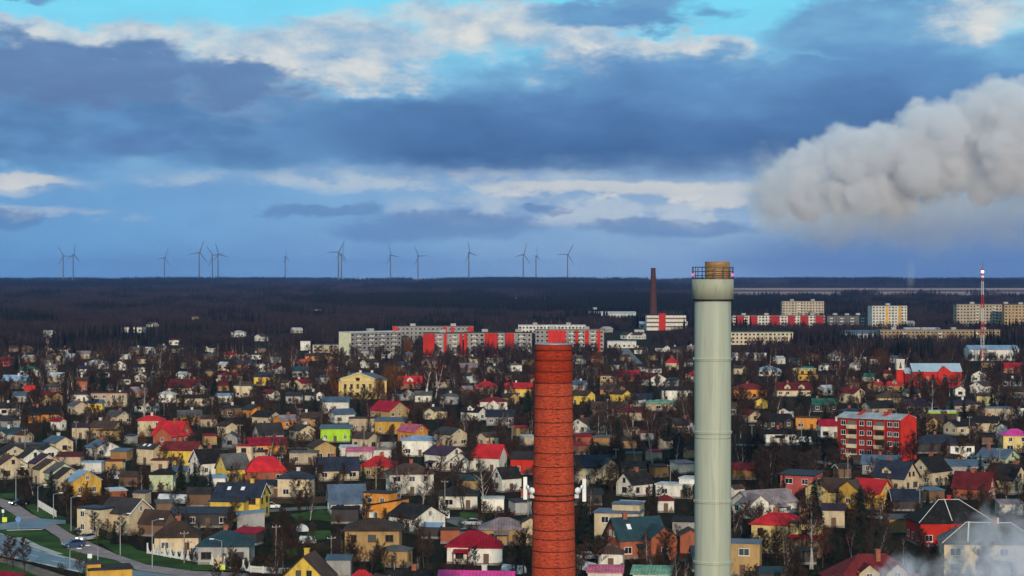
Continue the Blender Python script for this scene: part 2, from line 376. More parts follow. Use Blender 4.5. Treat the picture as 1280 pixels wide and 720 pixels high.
strip('kerb', [(-60, 684.6), (0, 694.7), (30, 700.7), (70, 708.7), (100, 715.2)], .3, .014, KERB, False, .12)
strip('kerb', [(8, 663.4), (52, 662.2), (54.5, 660.8)], .3, .02, KERB, False, .12)
def dashes():
    pts = [(-20, 680), (0, 683), (30, 691.5), (60, 700), (95, 708), (125, 714)]
    q = [gp(*p) for p in pts]
    for off in (0.0, 3.4, -3.4):
        for a, b in zip(q[:-1], q[1:]):
            n_ = max(1, int((b - a).length / 8)); d = (b - a) / n_; nn = Vector((-d.y, d.x, 0)).normalized()
            for i in range(n_):
                s0 = a + d * (i + .15) + nn * off; s1 = a + d * (i + (.6 if off == 0 else .98)) + nn * off
                mb = MB(); wv = nn * .09
                mb.face([(s0-wv).to_tuple()[:2] + (.0185,), (s1-wv).to_tuple()[:2] + (.0185,), (s1+wv).to_tuple()[:2] + (.0185,), (s0+wv).to_tuple()[:2] + (.0185,)])
                me = mb.mesh('lane_marking', LINE)
                if me.polygons[0].normal.z < 0: me.flip_normals()
                tag(link('lane_marking', me), kind='structure')
dashes()
# town streets seen between the houses
for pts, wd in (([(300, 637), (340, 638), (380, 635.5), (425, 634)], 6), ([(556, 647), (575, 652), (592, 658), (620, 662)], 6), ([(905, 556), (960, 556.5), (1035, 553)], 7),
                ([(776, 432), (783, 442), (792, 452), (800, 462)], 9), ([(170, 556), (260, 562), (330, 560), (420, 560)], 5), ([(950, 566), (1040, 580), (1130, 577)], 5)):
    strip('street', pts, wd, .01, STREET)
# pale fields far behind the town on one side
FIELD = mat('fallow_field', (.38, .235, .20), .95, .18, .002, spec=.05)
def field(name, x0, x1, y0, y1):
    mb = MB(); n_ = 8
    for i in range(n_):
        a = y0 + (y1 - y0) * i / n_; b = y0 + (y1 - y0) * (i + 1) / n_
        mb.face([(x0, a, ground_z(a) + .3), (x1, a, ground_z(a) + .3), (x1, b, ground_z(b) + .3), (x0, b, ground_z(b) + .3)])
    tag(mb.build(name, FIELD), kind='structure')
field('field', 480, 3000, 4550, 5650); field('field', 650, 3000, 6000, 6700)
FIELDS = [(420, 3000, 4250, 5900), (560, 3000, 5900, 6800)]

# ------------------------------------------------------------------ brick chimney
def brick_mat(name, c1, c2, mortar, stain):
    m_ = bpy.data.materials.new(name); m_.use_nodes = True; t = m_.node_tree; t.nodes.clear(); n = N(t)
    b = n.new('ShaderNodeBsdfPrincipled'); o = n.new('ShaderNodeOutputMaterial'); n.link(b.outputs[0], o.inputs[0])
    tcn = n.new('ShaderNodeTexCoord'); x, y, z = n.sep(tcn.outputs['Object'])
    ang = n.m('MULTIPLY', n.m('ARCTAN2', x, n.m('MULTIPLY', y, -1.0)), 1.9)
    vec = n.xyz(ang, z, 0)
    br = n.new('ShaderNodeTexBrick'); n.link(vec, br.inputs['Vector'])
    br.inputs['Color1'].default_value = (*c1, 1); br.inputs['Color2'].default_value = (*c2, 1); br.inputs['Mortar'].default_value = (*mortar, 1)
    br.inputs['Scale'].default_value = 1.0; br.inputs['Brick Width'].default_value = .26; br.inputs['Row Height'].default_value = .085
    br.inputs['Mortar Size'].default_value = .012; br.inputs['Bias'].default_value = -.1
    n1_ = n.noise(n.xyz(n.m('MULTIPLY', ang, .5), n.m('MULTIPLY', z, 1.0), 0), .9, 5, .65)
    n2_ = n.noise(n.xyz(n.m('MULTIPLY', ang, 1.0), n.m('MULTIPLY', z, 5.0), 2), 1.3, 4, .7)
    n3_ = n.noise(n.xyz(n.m('MULTIPLY', ang, 1.0), n.m('MULTIPLY', z, 2.4), 5), 4.0, 3, .7)
    cl = n.mix(n.m('MULTIPLY', n.sm(n3_, .52, .66), .7), br.outputs[0], stain)
    cl = n.mix(n.m('MULTIPLY', n.sm(n1_, .5, .75), .35), cl, stain)
    n4_ = n.noise(n.xyz(n.m('MULTIPLY', ang, 1.0), n.m('MULTIPLY', z, 11.0), 9), 1.7, 4, .78)
    cl = n.mix(n.m('MULTIPLY', n.sm(n4_, .53, .63), .66), cl, stain)
    cl = n.mix(n.m('MULTIPLY', n.sm(n2_, .55, .75), .5), cl, tuple(min(.8, v_ * 1.6 + .02) for v_ in c1))
    n5_ = n.noise(n.xyz(n.m('MULTIPLY', ang, 2.0), n.m('MULTIPLY', z, 6.0), 13), 2.6, 3, .7)
    cl = n.mix(n.m('MULTIPLY', n.sm(n5_, .56, .68), .6), cl, tuple(min(.85, v_ * 1.15 + .06) for v_ in c1))
    n.put(b.inputs['Base Color'], cl); b.inputs['Roughness'].default_value = .92; b.inputs['Specular IOR Level'].default_value = .1
    bp = n.new('ShaderNodeBump'); bp.inputs['Strength'].default_value = .7; bp.inputs['Distance'].default_value = .04
    n.link(n.m('SUBTRACT', n3_, br.outputs['Fac']), bp.inputs['Height']); n.link(bp.outputs[0], b.inputs['Normal'])
    return m_
BRICK = brick_mat('weathered_chimney_brick', (.66, .068, .025), (.33, .024, .013), (.46, .13, .07), (.09, .018, .013))
BRICKTOP = brick_mat('painted_chimney_head_brick', (.5, .05, .018), (.38, .032, .014), (.24, .03, .015), (.12, .014, .01))
HOOP = mat('rusted_hoop_iron', (.085, .02, .015), .8, .4, 2, metallic=.1)
def brick_chimney():
    D = 170.0; S = FPX / D; cx = (692 - 640) / S
    zt = CAM_H - (430 - HOR) / S
    def zz(py): return CAM_H - (py - HOR) / S
    def rr(z): return 1.60 + (zz(478) - z) * .0165
    root = empty('brick_chimney', (cx, D, 0))
    tag(root, 'tall round red brick chimney with iron hoops and white antennas', 'chimney')
    mb = MB(); mb.lathe([(rr(z), z) for z in [0, 6, 12, 18, 24, 28, 32, 36, 40, zz(478)]], 72)
    mb.build('shaft', BRICK, root)
    # corbelled head in stepped drums
    steps = [(478, 464, 1.615), (464, 450, 1.60), (450, 439, 1.575), (439, 430.5, 1.60)]
    for a, b, r in steps:
        mb = MB(); mb.lathe([(r - .03, zz(a) + .003), (r, zz(a) + .06), (r, zz(b) - .06), (r - .03, zz(b))], 72)
        mb.build('head_drum', BRICKTOP, root)
    mb = MB(); zc = zz(430.5)
    mb.lathe([(1.32, zc - 1.5), (1.32, zc + .07), (1.63, zc + .07), (1.64, zc + .002), (1.56, zc + .002)], 72, caps=False)
    mb.build('rim_cap', M['metal'], root)
    for py in (437, 450, 464, 478, 494, 510, 527, 544, 565, 582, 603, 641, 661, 672, 687, 707, 727, 748):
        z = zz(py); r = (rr(z) if py > 478 else 1.615) + .012
        mb = MB(); mb.lathe([(r - .02, z - .035), (r + .028, z - .035), (r + .028, z + .035), (r - .02, z + .035)], 72, caps=False)
        mb.build('iron_hoop', HOOP, root)
    # climbing irons up the front
    mb = MB()
    for k in range(60):
        z = zc - .6 - k * .35; r = rr(z) + .005
        mb.box(-.16 + .3, .16 + .3, -r - .1, -r - .07, z, z + .03)
    mb.build('climbing_irons', HOOP, root)['kind'] = 'stuff'
    # lightning rods
    for a in (-2.6, -.5, 1.2):
        mb = MB(); x, y = 1.62 * math.cos(a), 1.62 * math.sin(a)
        mb.tube((x, y, zc - .6), (x, y, zc + 1.6), .02, .01); mb.build('lightning_rod', M['darkmetal'], root)
    # antenna carrier ring with panels, dishes and radio boxes
    z0 = zz(624); r = rr(z0)
    for dz in (0, .45):
        mb = MB(); mb.lathe([(r - .02, z0 + dz - .05), (r + .12, z0 + dz - .05), (r + .12, z0 + dz + .05), (r - .02, z0 + dz + .05)], 48, caps=False)
        mb.build('carrier_ring', HOOP, root)
    for sx, pa, pb in ((-1, 596, 624), (1, 598, 626.5)):
        px = 656.5 if sx < 0 else 730.2; x = (px - 640) / S - cx
        mb = MB(); mb.box(x - .16, x + .16, -.35, -.12, zz(pb), zz(pa)); o = mb.build('antenna_panel', M['whitemetal'], root)
        mb = MB(); mb.tube((x, -.05, zz(pb) - .3), (x, -.05, zz(pa) + .05), .04); mb.build('mount_pole', M['darkmetal'], root)
        mb = MB()
        for q in (z0 + .05, z0 + .45): mb.tube((sx * (r - .1), 0, q), (x, -.05, q), .045)
        mb.build('bracket', M['darkmetal'], root)
        dxp = (665.5 if sx < 0 else 721) ; x2 = (dxp - 640) / S - cx; zd = zz(612)
        mb = MB(); mb.lathe([(.02, 0), (.2, .03), (.28, .12), (.28, .2), (.02, .26)], 20)
        dsh = mb.build('microwave_dish', M['whitemetal'], root); dsh.location = (x2, -.75, zd); dsh.rotation_euler = (R(90), 0, R(sx * 25))
        mb = MB(); mb.tube((x2, -.5, zd), (sx * (r - .2), -.2, zd), .04); mb.build('dish_arm', M['darkmetal'], root)
        mb = MB(); mb.box(x2 - .2, x2 + .15, -.6, -.3, zz(622), zz(617)); mb.build('radio_unit', M['metal'], root)
        mb = MB(); mb.lathe([(.02, 0), (.15, .02), (.2, .1), (.02, .16)], 16)
        d2 = mb.build('microwave_dish', M['whitemetal'], root); d2.location = (x2 - sx * -.35, -.6, zz(608)); d2.rotation_euler = (R(90), 0, R(sx * 50))
    OCC.append((cx, D, 4))
brick_chimney()

# ------------------------------------------------------------------ grey steel chimney
def grey_chimney():
    D = 180.0; S = FPX / D; cx = (891 - 640) / S
    def zz(py): return CAM_H - (py - HOR) / S
    root = empty('steel_chimney', (cx, D, 0))
    tag(root, 'smooth pale grey-green steel chimney with a wider head and railing', 'chimney')
    skin = mat('pale_green_grey_coating', (.405, .43, .335), .5, .09, .8, dirt=((.27, .255, .2), .55), stretch=(1.6, 1.6, .06), spec=.35)
    skin2 = mat('pale_head_coating', (.36, .37, .275), .6, .1, .8, dirt=((.22, .2, .14), .6), stretch=(1, 1, .3), spec=.3)
    r = 22.8 / S
    cuts = [720 + 0, 702, 626, 540, 449, 374.5]
    zs = [0.0, 8, 16, zz(786), zz(702), zz(626), zz(540), zz(449), zz(374)]
    for a, b in zip(zs[:-1], zs[1:]):
        mb = MB(); mb.lathe([(r, a + .012), (r, b - .012)], 96); mb.build('shaft_section', skin, root)
    for z in zs[1:-1]:
        mb = MB(); mb.lathe([(r - .02, z - .12), (r + .095, z - .10), (r + .095, z - .025), (r + .03, z - .018), (r + .03, z + .018), (r + .095, z + .025), (r + .095, z + .09), (r - .02, z + .1)], 96, caps=False)
        mb.build('flange', skin, root)
    mb = MB(); zb = zz(547)
    for k in range(48):
        a = 2 * math.pi * k / 48; x, y = (r + .012) * math.cos(a), (r + .012) * math.sin(a)
        mb.box(x - .03, x + .03, y - .03, y + .03, zb - .03, zb + .03)
    mb.build('rivets', HOOP, root)['kind'] = 'stuff'
    rc = 26 / S; z0, z1 = zz(374), zz(349)
    mb = MB(); mb.lathe([(r - .05, z0 - .14), (rc - .06, z0 - .14), (rc - .06, z0), (r - .05, z0)], 96, caps=False); mb.build('drip_ring', M['darkmetal'], root)
    mb = MB(); mb.lathe([(rc - .08, z0), (rc, z0 + .002), (rc, z1 - .03), (rc - .03, z1), (.5, z1)], 96, caps=False); mb.build('head_drum', skin2, root)
    mb = MB(); mb.lathe([(.4, z1 + .004), (rc - .15, z1 + .004), (rc - .15, z1 + .05), (.4, z1 + .05)], 48, caps=False); mb.build('platform_deck', M['darkmetal'], root)
    # flue top
    ox = (896.7 - 891) / S; rf = 15.5 / S; zt = zz(327)
    flue = mat('heat_stained_flue', (.36, .20, .085), .6, .3, .9, dirt=((.20, .09, .035), .8), stretch=(.6, .6, 4), spec=.3)
    mb = MB(); prof = [(rf, z1 + .06)]
    n_ = 6
    for k in range(n_):
        a = z1 + .06 + (zt - z1 - .06) * (k + .9) / n_; b = z1 + .06 + (zt - z1 - .06) * (k + 1) / n_
        prof += [(rf, a - .05), (rf + .018, a), (rf + .018, b - .02), (rf, b)]
    prof += [(rf - .08, zt), (rf - .08, zt - 1.4)]
    mb.lathe(prof, 64, cx=ox, caps=False); mb.build('flue', flue, root)
    # railing
    n_ = 14; zt2 = zz(334)
    for k in range(n_):
        a = 2 * math.pi * (k + .5) / n_; x, y = (rc - .03) * math.cos(a), (rc - .03) * math.sin(a)
        mb = MB(); mb.tube((x, y, z1), (x, y, zt2), .035); mb.build('railing_post', M['darkmetal'], root)
    for z in (zt2, zz(339.5), zz(344.5)):
        mb = MB()
        for k in range(28):
            a = 2 * math.pi * k / 28; b = 2 * math.pi * (k + 1) / 28
            mb.tube(((rc - .03) * math.cos(a), (rc - .03) * math.sin(a), z), ((rc - .03) * math.cos(b), (rc - .03) * math.sin(b), z), .03)
        mb.build('rail', M['darkmetal'], root)
    for px, y in ((865.8, -.35), (913.6, -1.2)):
        x = (px - 891) / S
        mb = MB(); mb.lathe([(.03, 0), (.1, .02), (.115, .16), (.07, .27), (.01, .3)], 14); mb.build('warning_lamp', M['pinklamp'], root).location = (x, y, zz(345.5))
    OCC.append((cx, D, 4))
grey_chimney()

# ------------------------------------------------------------------ house builder
WIN = {}
def win_mesh(w_, h_, fr, split):
    """(frame mesh, pane mesh) in the XZ plane looking to -Y"""
    key = (w_, h_, fr, split)
    if key in WIN: return WIN[key]
    mb = MB(); t = .09
    mb.box(-w_/2, -w_/2 + t, -.06, .05, 0, h_); mb.box(w_/2 - t, w_/2, -.06, .05, 0, h_)
    mb.box(-w_/2 + t, w_/2 - t, -.06, .05, h_ - t, h_); mb.box(-w_/2 - .06, w_/2 + .06, -.14, .05, -.07, 0)
    mb.box(-w_/2 + t, w_/2 - t, -.06, .05, 0, t)
    mb.box(-.035, .035, -.05, .05, t, h_ - t)
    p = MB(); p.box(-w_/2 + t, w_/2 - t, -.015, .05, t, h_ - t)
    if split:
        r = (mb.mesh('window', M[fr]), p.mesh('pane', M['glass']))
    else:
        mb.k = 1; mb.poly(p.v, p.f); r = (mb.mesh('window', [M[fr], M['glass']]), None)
    WIN[key] = r; return r
def add_window(parent, x, y, z, rz, w_, h_, fr, split):
    f, p = win_mesh(w_, h_, fr, split)
    o = link('window', f, parent, (x, y, z), rz)
    if p: link('pane', p, o)
    return o
def body(root, L, W, H, kind, wall, roof, rise, z0=0.0, ov=.5, ox=0.0, oy=0.0, rot=0.0, th=.16):
    """one volume: wall + roof; local frame, ridge along x"""
    mb = MB(); rf = MB(); hx, hy = L / 2, W / 2; e = .004
    if kind == 'g':
        mb.poly([(-hx,-hy,z0),(hx,-hy,z0),(hx,hy,z0),(-hx,hy,z0),(-hx,-hy,H),(hx,-hy,H),(hx,hy,H),(-hx,hy,H),(-hx,0,H+rise),(hx,0,H+rise)],
                [(0,1,5,4),(2,3,7,6),(1,2,6,9,5),(3,0,4,8,7),(4,5,9,8),(6,7,8,9),(0,3,2,1)])
        sl = rise / hy; dz = th * math.sqrt(1 + sl * sl) + e
        for s in (-1, 1):
            q = [(-hx-ov, s*(hy+ov), H-ov*sl+dz), (hx+ov, s*(hy+ov), H-ov*sl+dz), (hx+ov, s*.0, H+rise+dz), (-hx-ov, s*.0, H+rise+dz)]
            rf.slab(q if s < 0 else q[::-1], dz - e)
    elif kind in 'hm':
        mb.box(-hx, hx, -hy, hy, z0, H)
        if kind == 'h':
            rx = max(hx - hy * .95, .02); X, Y = hx + ov, hy + ov; zt = H + rise; ze = H + e
            rf.poly([(-X,-Y,ze),(X,-Y,ze),(X,Y,ze),(-X,Y,ze),(-X,-Y,ze+th),(X,-Y,ze+th),(X,Y,ze+th),(-X,Y,ze+th),(-rx,0,zt+th),(rx,0,zt+th)],
                    [(0,3,2,1),(0,1,5,4),(1,2,6,5),(2,3,7,6),(3,0,4,7),(4,5,9,8),(5,6,9),(6,7,8,9),(7,4,8)])
        else:
            X, Y = hx + ov, hy + ov; ze = H + e; zm = H + rise * .68; zt = H + rise; ax, ay = hx * .72, hy * .72; rx = ax * .5
            rf.poly([(-X,-Y,ze),(X,-Y,ze),(X,Y,ze),(-X,Y,ze),(-ax,-ay,zm),(ax,-ay,zm),(ax,ay,zm),(-ax,ay,zm),(-rx,0,zt),(rx,0,zt)],
                    [(0,3,2,1),(0,1,5,4),(1,2,6,5),(2,3,7,6),(3,0,4,7),(4,5,9,8),(5,6,9),(6,7,8,9),(7,4,8)])
    elif kind == 'f':
        mb.box(-hx, hx, -hy, hy, z0, H); o_ = ov * .5
        rf.box(-hx-o_, hx+o_, -hy-o_, hy+o_, H + e, H + .3)
        rf.box(-hx*.92, hx*.92, -hy*.92, hy*.92, H + .302, H + .36)
    elif kind in 'sS':       # mono-pitch, falling to the front (s) or to the -x end (S)
        if kind == 's':
            mb.poly([(-hx,-hy,z0),(hx,-hy,z0),(hx,hy,z0),(-hx,hy,z0),(-hx,-hy,H),(hx,-hy,H),(hx,hy,H+rise),(-hx,hy,H+rise)], [(0,3,2,1),(4,5,6,7),(0,1,5,4),(1,2,6,5),(2,3,7,6),(3,0,4,7)])
            k_ = rise / W; q = [(-hx-ov,-hy-ov,H-ov*k_+th+e),(hx+ov,-hy-ov,H-ov*k_+th+e),(hx+ov,hy+ov,H+rise+ov*k_+th+e),(-hx-ov,hy+ov,H+rise+ov*k_+th+e)]
        else:
            mb.poly([(-hx,-hy,z0),(hx,-hy,z0),(hx,hy,z0),(-hx,hy,z0),(-hx,-hy,H),(hx,-hy,H+rise),(hx,hy,H+rise),(-hx,hy,H)], [(0,3,2,1),(4,5,6,7),(0,1,5,4),(1,2,6,5),(2,3,7,6),(3,0,4,7)])
            k_ = rise / L; q = [(-hx-ov,-hy-ov,H-ov*k_+th+e),(hx+ov,-hy-ov,H+rise+ov*k_+th+e),(hx+ov,hy+ov,H+rise+ov*k_+th+e),(-hx-ov,hy+ov,H-ov*k_+th+e)]
        rf.slab(q, th)
    wo_ = mb.build('wall', wall, root); ro_ = rf.build('roof', roof, root)
    if ox or oy or rot:
        for o in (wo_, ro_): o.location = (ox, oy, 0); o.rotation_euler[2] = rot
    return wo_, ro_
HOUSES = []
def facades(L, W, yaw, cdir):
    """camera-facing sides: (normal local angle, length, offset)"""
    out = []
    for nm, (nx, ny), ln, off in (('front', (0, -1), L, W / 2), ('back', (0, 1), L, W / 2), ('left', (-1, 0), W, L / 2), ('right', (1, 0), W, L / 2)):
        wx = nx * math.cos(yaw) - ny * math.sin(yaw); wy = nx * math.sin(yaw) + ny * math.cos(yaw)
        if wx * cdir.x + wy * cdir.y > .12: out.append((nm, nx, ny, ln, off))
    return out
NAMEK = dict(g='gabled', h='hipped', f='flat', s='sloping', S='sloping', m='mansard')
def house(cx, by, wpx, kind='g', yaw=0, H=3.4, wall='cream', roof='dark', o=None):
    o = o or {}
    s = ppm(by); a = R(yaw); ratio = o.get('r', .8)
    if H > 3: H *= .9
    L = wpx / s / (abs(math.cos(a)) + ratio * abs(math.sin(a))); W_ = L * ratio
    depth = (L * abs(math.sin(a)) + W_ * abs(math.cos(a))) / 2
    p = gp(cx, by); p.y += depth; p.x *= (p.y / (p.y - depth))
    root = empty(o.get('name', 'house'), p, a)
    ov = o.get('ov', .45 if L > 6 else .25); rise = o.get('rise', {'g': .36, 'h': .26, 'f': 0, 's': .16, 'S': .14, 'm': .42}[kind] * W_) * .74
    wm = WALL[wall] ; rm = ROOF[roof]
    wo_, ro_ = body(root, L, W_, H, kind, wm, rm, rise, ov=ov)
    near = by > 590; mid = by > 500
    if by > 480:
        mb = MB(); mb.box(-L/2-.05, L/2+.05, -W_/2-.05, W_/2+.05, -.05, .45); mb.build('plinth', M['plinth'], root)
    cdir = Vector((-p.x, -p.y, 0)).normalized()
    fr = o.get('fr', 'frame' if rnd.random() < .7 else 'brownframe')
    lvls = max(1, int((H + .5) / 2.75)) if not o.get('nowin') else 0
    fs = facades(L, W_, a, cdir); doordone = not mid
    for nm, nx, ny, ln, off in fs:
        rz = math.atan2(nx, -ny) if True else 0
        rz = {'front': 0.0, 'back': math.pi, 'left': -math.pi / 2, 'right': math.pi / 2}[nm]
        n_ = max(1, int(ln / (3.0 if ln < 16 else 3.4)))
        if ln < 2.8: n_ = 0
        for lv in range(lvls):
            zc = 1.0 + 2.75 * lv if H < 5 else .95 + (H - .3) / lvls * lv
            if zc + 1.4 > H: zc = H - 1.75
            if zc < .5: continue
            for i in range(n_):
                u = (i + .5) / n_ * ln - ln / 2 + rnd.uniform(-.15, .15)
                if not doordone and lv == 0 and i == n_ // 2 and nm in ('front', 'left', 'right'):
                    doordone = True
                    mb = MB(); mb.box(-.5, .5, -.06, .05, .05, 2.1); d_ = mb.build('door', M['door'], root)
                    q = Vector((u, -off, 0)); q.rotate(Matrix.Rotation(rz, 3, 'Z')); d_.location = q; d_.rotation_euler[2] = rz
                    continue
                if rnd.random() < .13: continue
                wd = rnd.choice((1.1, 1.1, 1.5, 1.5, 1.9)) if ln / n_ > 2.4 else .9
                q = Vector((u, -off, 0)); q.rotate(Matrix.Rotation(rz, 3, 'Z'))
                add_window(root, q.x, q.y, zc, rz, wd, 1.3, fr, near)
        if kind == 'g' and nm in ('left', 'right') and rise > 1.7 and not o.get('nowin'):
            us = (-.9, .9) if rise > 2.6 and W_ > 7 else (0,)
            for u in us:
                q = Vector((u, -off, 0)); q.rotate(Matrix.Rotation(rz, 3, 'Z'))
                add_window(root, q.x, q.y, H + .15, rz, .9, 1.1, fr, near)
        if kind == 'g' and near and nm in ('left', 'right') and o.get('barge', rnd.random() < .45):
            sx = -1 if nm == 'left' else 1; mb = MB(); sl = rise / (W_ / 2); x0 = sx * (L/2 + ov + .02)
            for t in (-1, 1):
                mb.poly([(x0, t*(W_/2+ov), H-ov*sl-.06), (x0, 0, H+rise-.06), (x0, 0, H+rise+.22), (x0, t*(W_/2+ov), H-ov*sl+.22),
                         (x0+sx*.05, t*(W_/2+ov), H-ov*sl-.06), (x0+sx*.05, 0, H+rise-.06), (x0+sx*.05, 0, H+rise+.22), (x0+sx*.05, t*(W_/2+ov), H-ov*sl+.22)],
                        [(0,1,2,3),(7,6,5,4),(0,4,5,1),(3,2,6,7),(0,3,7,4)])
            mb.build('bargeboard', M['trim'], root)
    # chimney stacks sit on the roof
    nch = o.get('ch', 1 if kind in 'ghm' and L > 6.5 and rnd.random() < .8 else 0)
    for k in range(nch):
        t = rnd.uniform(-.3, .3) * L; zt = H + (rise if kind in 'gh' else rise * .8)
        if kind == 'h': t *= .3
        yy = rnd.uniform(-.12, .12) * W_; mb = MB(); sz = .38
        zb = zt - abs(yy) * 2 * rise / W_ - .5
        cm = M['chim'] if rnd.random() < .6 else M['chimw']
        if o.get('chm'): cm = WALL[o['chm']]
        mb.box(t-sz, t+sz, yy-sz, yy+sz, zb, zt + .9); mb.box(t-sz-.08, t+sz+.08, yy-sz-.08, yy+sz+.08, zt + .9, zt + 1.02)
        mb.build('chimney_stack', cm, ro_)
    # roof windows
    for k in range(o.get('sky', 0)):
        u = (-.22 + .3 * k) * L; sl = rise / (W_ / 2); y0 = -W_ * .3; y1 = y0 + .9
        z_ = lambda y: H + rise * (1 + y / (W_ / 2)) + .16 * math.sqrt(1 + sl * sl) + .06
        mb = MB(); mb.slab([(u-.4, y0, z_(y0)), (u+.4, y0, z_(y0)), (u+.4, y1, z_(y1)), (u-.4, y1, z_(y1))], .07); mb.build('roof_window', M['whitemetal'], ro_)
    for (sx, wd, hgt) in o.get('solar', ()):
        sl = rise / (W_ / 2); z_ = lambda y: H + rise * (1 + y / (W_ / 2)) + .16 * math.sqrt(1 + sl * sl) + .05
        y0, y1 = -W_ * .42, -W_ * .42 + hgt; u0 = sx * L
        mb = MB(); mb.slab([(u0, y0, z_(y0)), (u0+wd, y0, z_(y0)), (u0+wd, y1, z_(y1)), (u0, y1, z_(y1))], .06); mb.build('solar_panel', M['solar'], ro_)
    # dormers looking to the front
    for (u, dw) in o.get('dorm', ()):
        u *= L; zb = H + .25; dh = 1.35; y0 = -W_ / 2 + .55; y1 = -.2; mb = MB(); rf = MB(); pk = dw * .36
        mb.poly([(u-dw/2,y0,zb-.4),(u+dw/2,y0,zb-.4),(u+dw/2,y0,zb+dh),(u,y0,zb+dh+pk),(u-dw/2,y0,zb+dh),(u-dw/2,y1,zb-.4),(u+dw/2,y1,zb-.4),(u+dw/2,y1,zb+dh),(u,y1,zb+dh+pk),(u-dw/2,y1,zb+dh)],
                [(0,1,2,3,4),(9,8,7,6,5),(1,6,7,2),(2,7,8,3),(3,8,9,4),(4,9,5,0)])
        d_ = mb.build('dormer', WALL[o.get('dwall', wall)], root)
        for t in (-1, 1):
            q = [(u+t*(dw/2+.25), y0-.3, zb+dh-.2), (u, y0-.3, zb+dh+pk+.1), (u, y1, zb+dh+pk+.1), (u+t*(dw/2+.25), y1, zb+dh-.2)]
            rf.slab(q if t < 0 else q[::-1], .1)
        rf.build('dormer_roof', rm, d_)
        f_, p_ = win_mesh(1.1, 1.1, fr, False); link('window', f_, d_, (u, y0, zb + .1))
    if by > 505 and kind in 'gh' and L > 7.5 and 'wing' not in o and not o.get('ref') and o.get('cat', 'house') == 'house' and rnd.random() < .6:
        sd = rnd.choice((-1, 1)); eL, eW = L * rnd.uniform(.34, .46), W_ * rnd.uniform(.42, .56)
        if rnd.random() < .5: o = dict(o, wing=((sd * L * .27, -W_ / 2 - eW * .2, eL, eW, min(H - .25, 2.75), 's', 0, wall, rnd.choice((roof, roof, 'dark', 'brown'))),))
        else: o = dict(o, wing=((sd * L * .22, -W_ / 2 + .6, eW, eL, H - .12, 'g', 90, wall, roof),))
    # extra volumes of the same house: (dx, dy, L, W, H, kind, rot, wall, roof)
    for (ex, ey, eL, eW, eH, ek, er, ew, er2) in o.get('wing', ()):
        body(root, eL, eW, eH, ek, WALL[ew], ROOF[er2], {'g': .36, 'h': .26, 'f': 0, 's': .14, 'S': .14, 'm': .4}[ek] * eW, ox=ex, oy=ey, rot=R(er), ov=.35)
        n_ = max(1, int(eL / 3))
        for lv in range(max(1, int((eH + .3) / 2.75))):
            for i in range(n_):
                u = (i + .5) / n_ * eL - eL / 2; q = Vector((u, -eW / 2, 0)); q.rotate(Matrix.Rotation(R(er), 3, 'Z'))
                add_window(root, ex + q.x, ey + q.y, min(1.0 + 2.75 * lv, eH - 1.6), R(er), 1.1, 1.2, fr, near)
        if ek == 'g':
            for t, rz in ((-1, -90), (1, 90)):
                q = Vector((t * eL / 2, 0, 0)); q.rotate(Matrix.Rotation(R(er), 3, 'Z'))
                add_window(root, ex + q.x, ey + q.y, min(1.2, eH - 1.5), R(rz + er), 1.2, 1.2, fr, near)
    # a porch with posts on some of the nearer houses
    if by > 545 and kind in 'gh' and L > 8 and rnd.random() < .4 and not o.get('noporch'):
        nm, nx, ny, ln, off = fs[0]; rz = {'front': 0.0, 'back': math.pi, 'left': -math.pi / 2, 'right': math.pi / 2}[nm]
        u = rnd.uniform(-.2, .2) * ln; mb = MB()
        mb.slab([(u-1.5, -off-1.7, 2.35), (u+1.5, -off-1.7, 2.35), (u+1.5, -off-.002, 2.75), (u-1.5, -off-.002, 2.75)], .12)
        for t in (-1.35, 1.35): mb.box(u+t-.07, u+t+.07, -off-1.6, -off-1.46, 0, 2.3)
        pr = mb.build('porch', rm, root); pr.rotation_euler[2] = rz
    rad = math.hypot(L, W_) / 2 + .6
    HOUSES.append(dict(o=root, px=cx, by=by, w=wpx, H=H + rise, wall=wall, roof=roof, kind=kind, ref=o.get('ref'), label=o.get('label'), cat=o.get('cat', 'house'), rad=rad, p=p, L=L, W=W_, small=L < 7 or H < 2.7))
    OCC.append((p.x, p.y, rad))
    return root

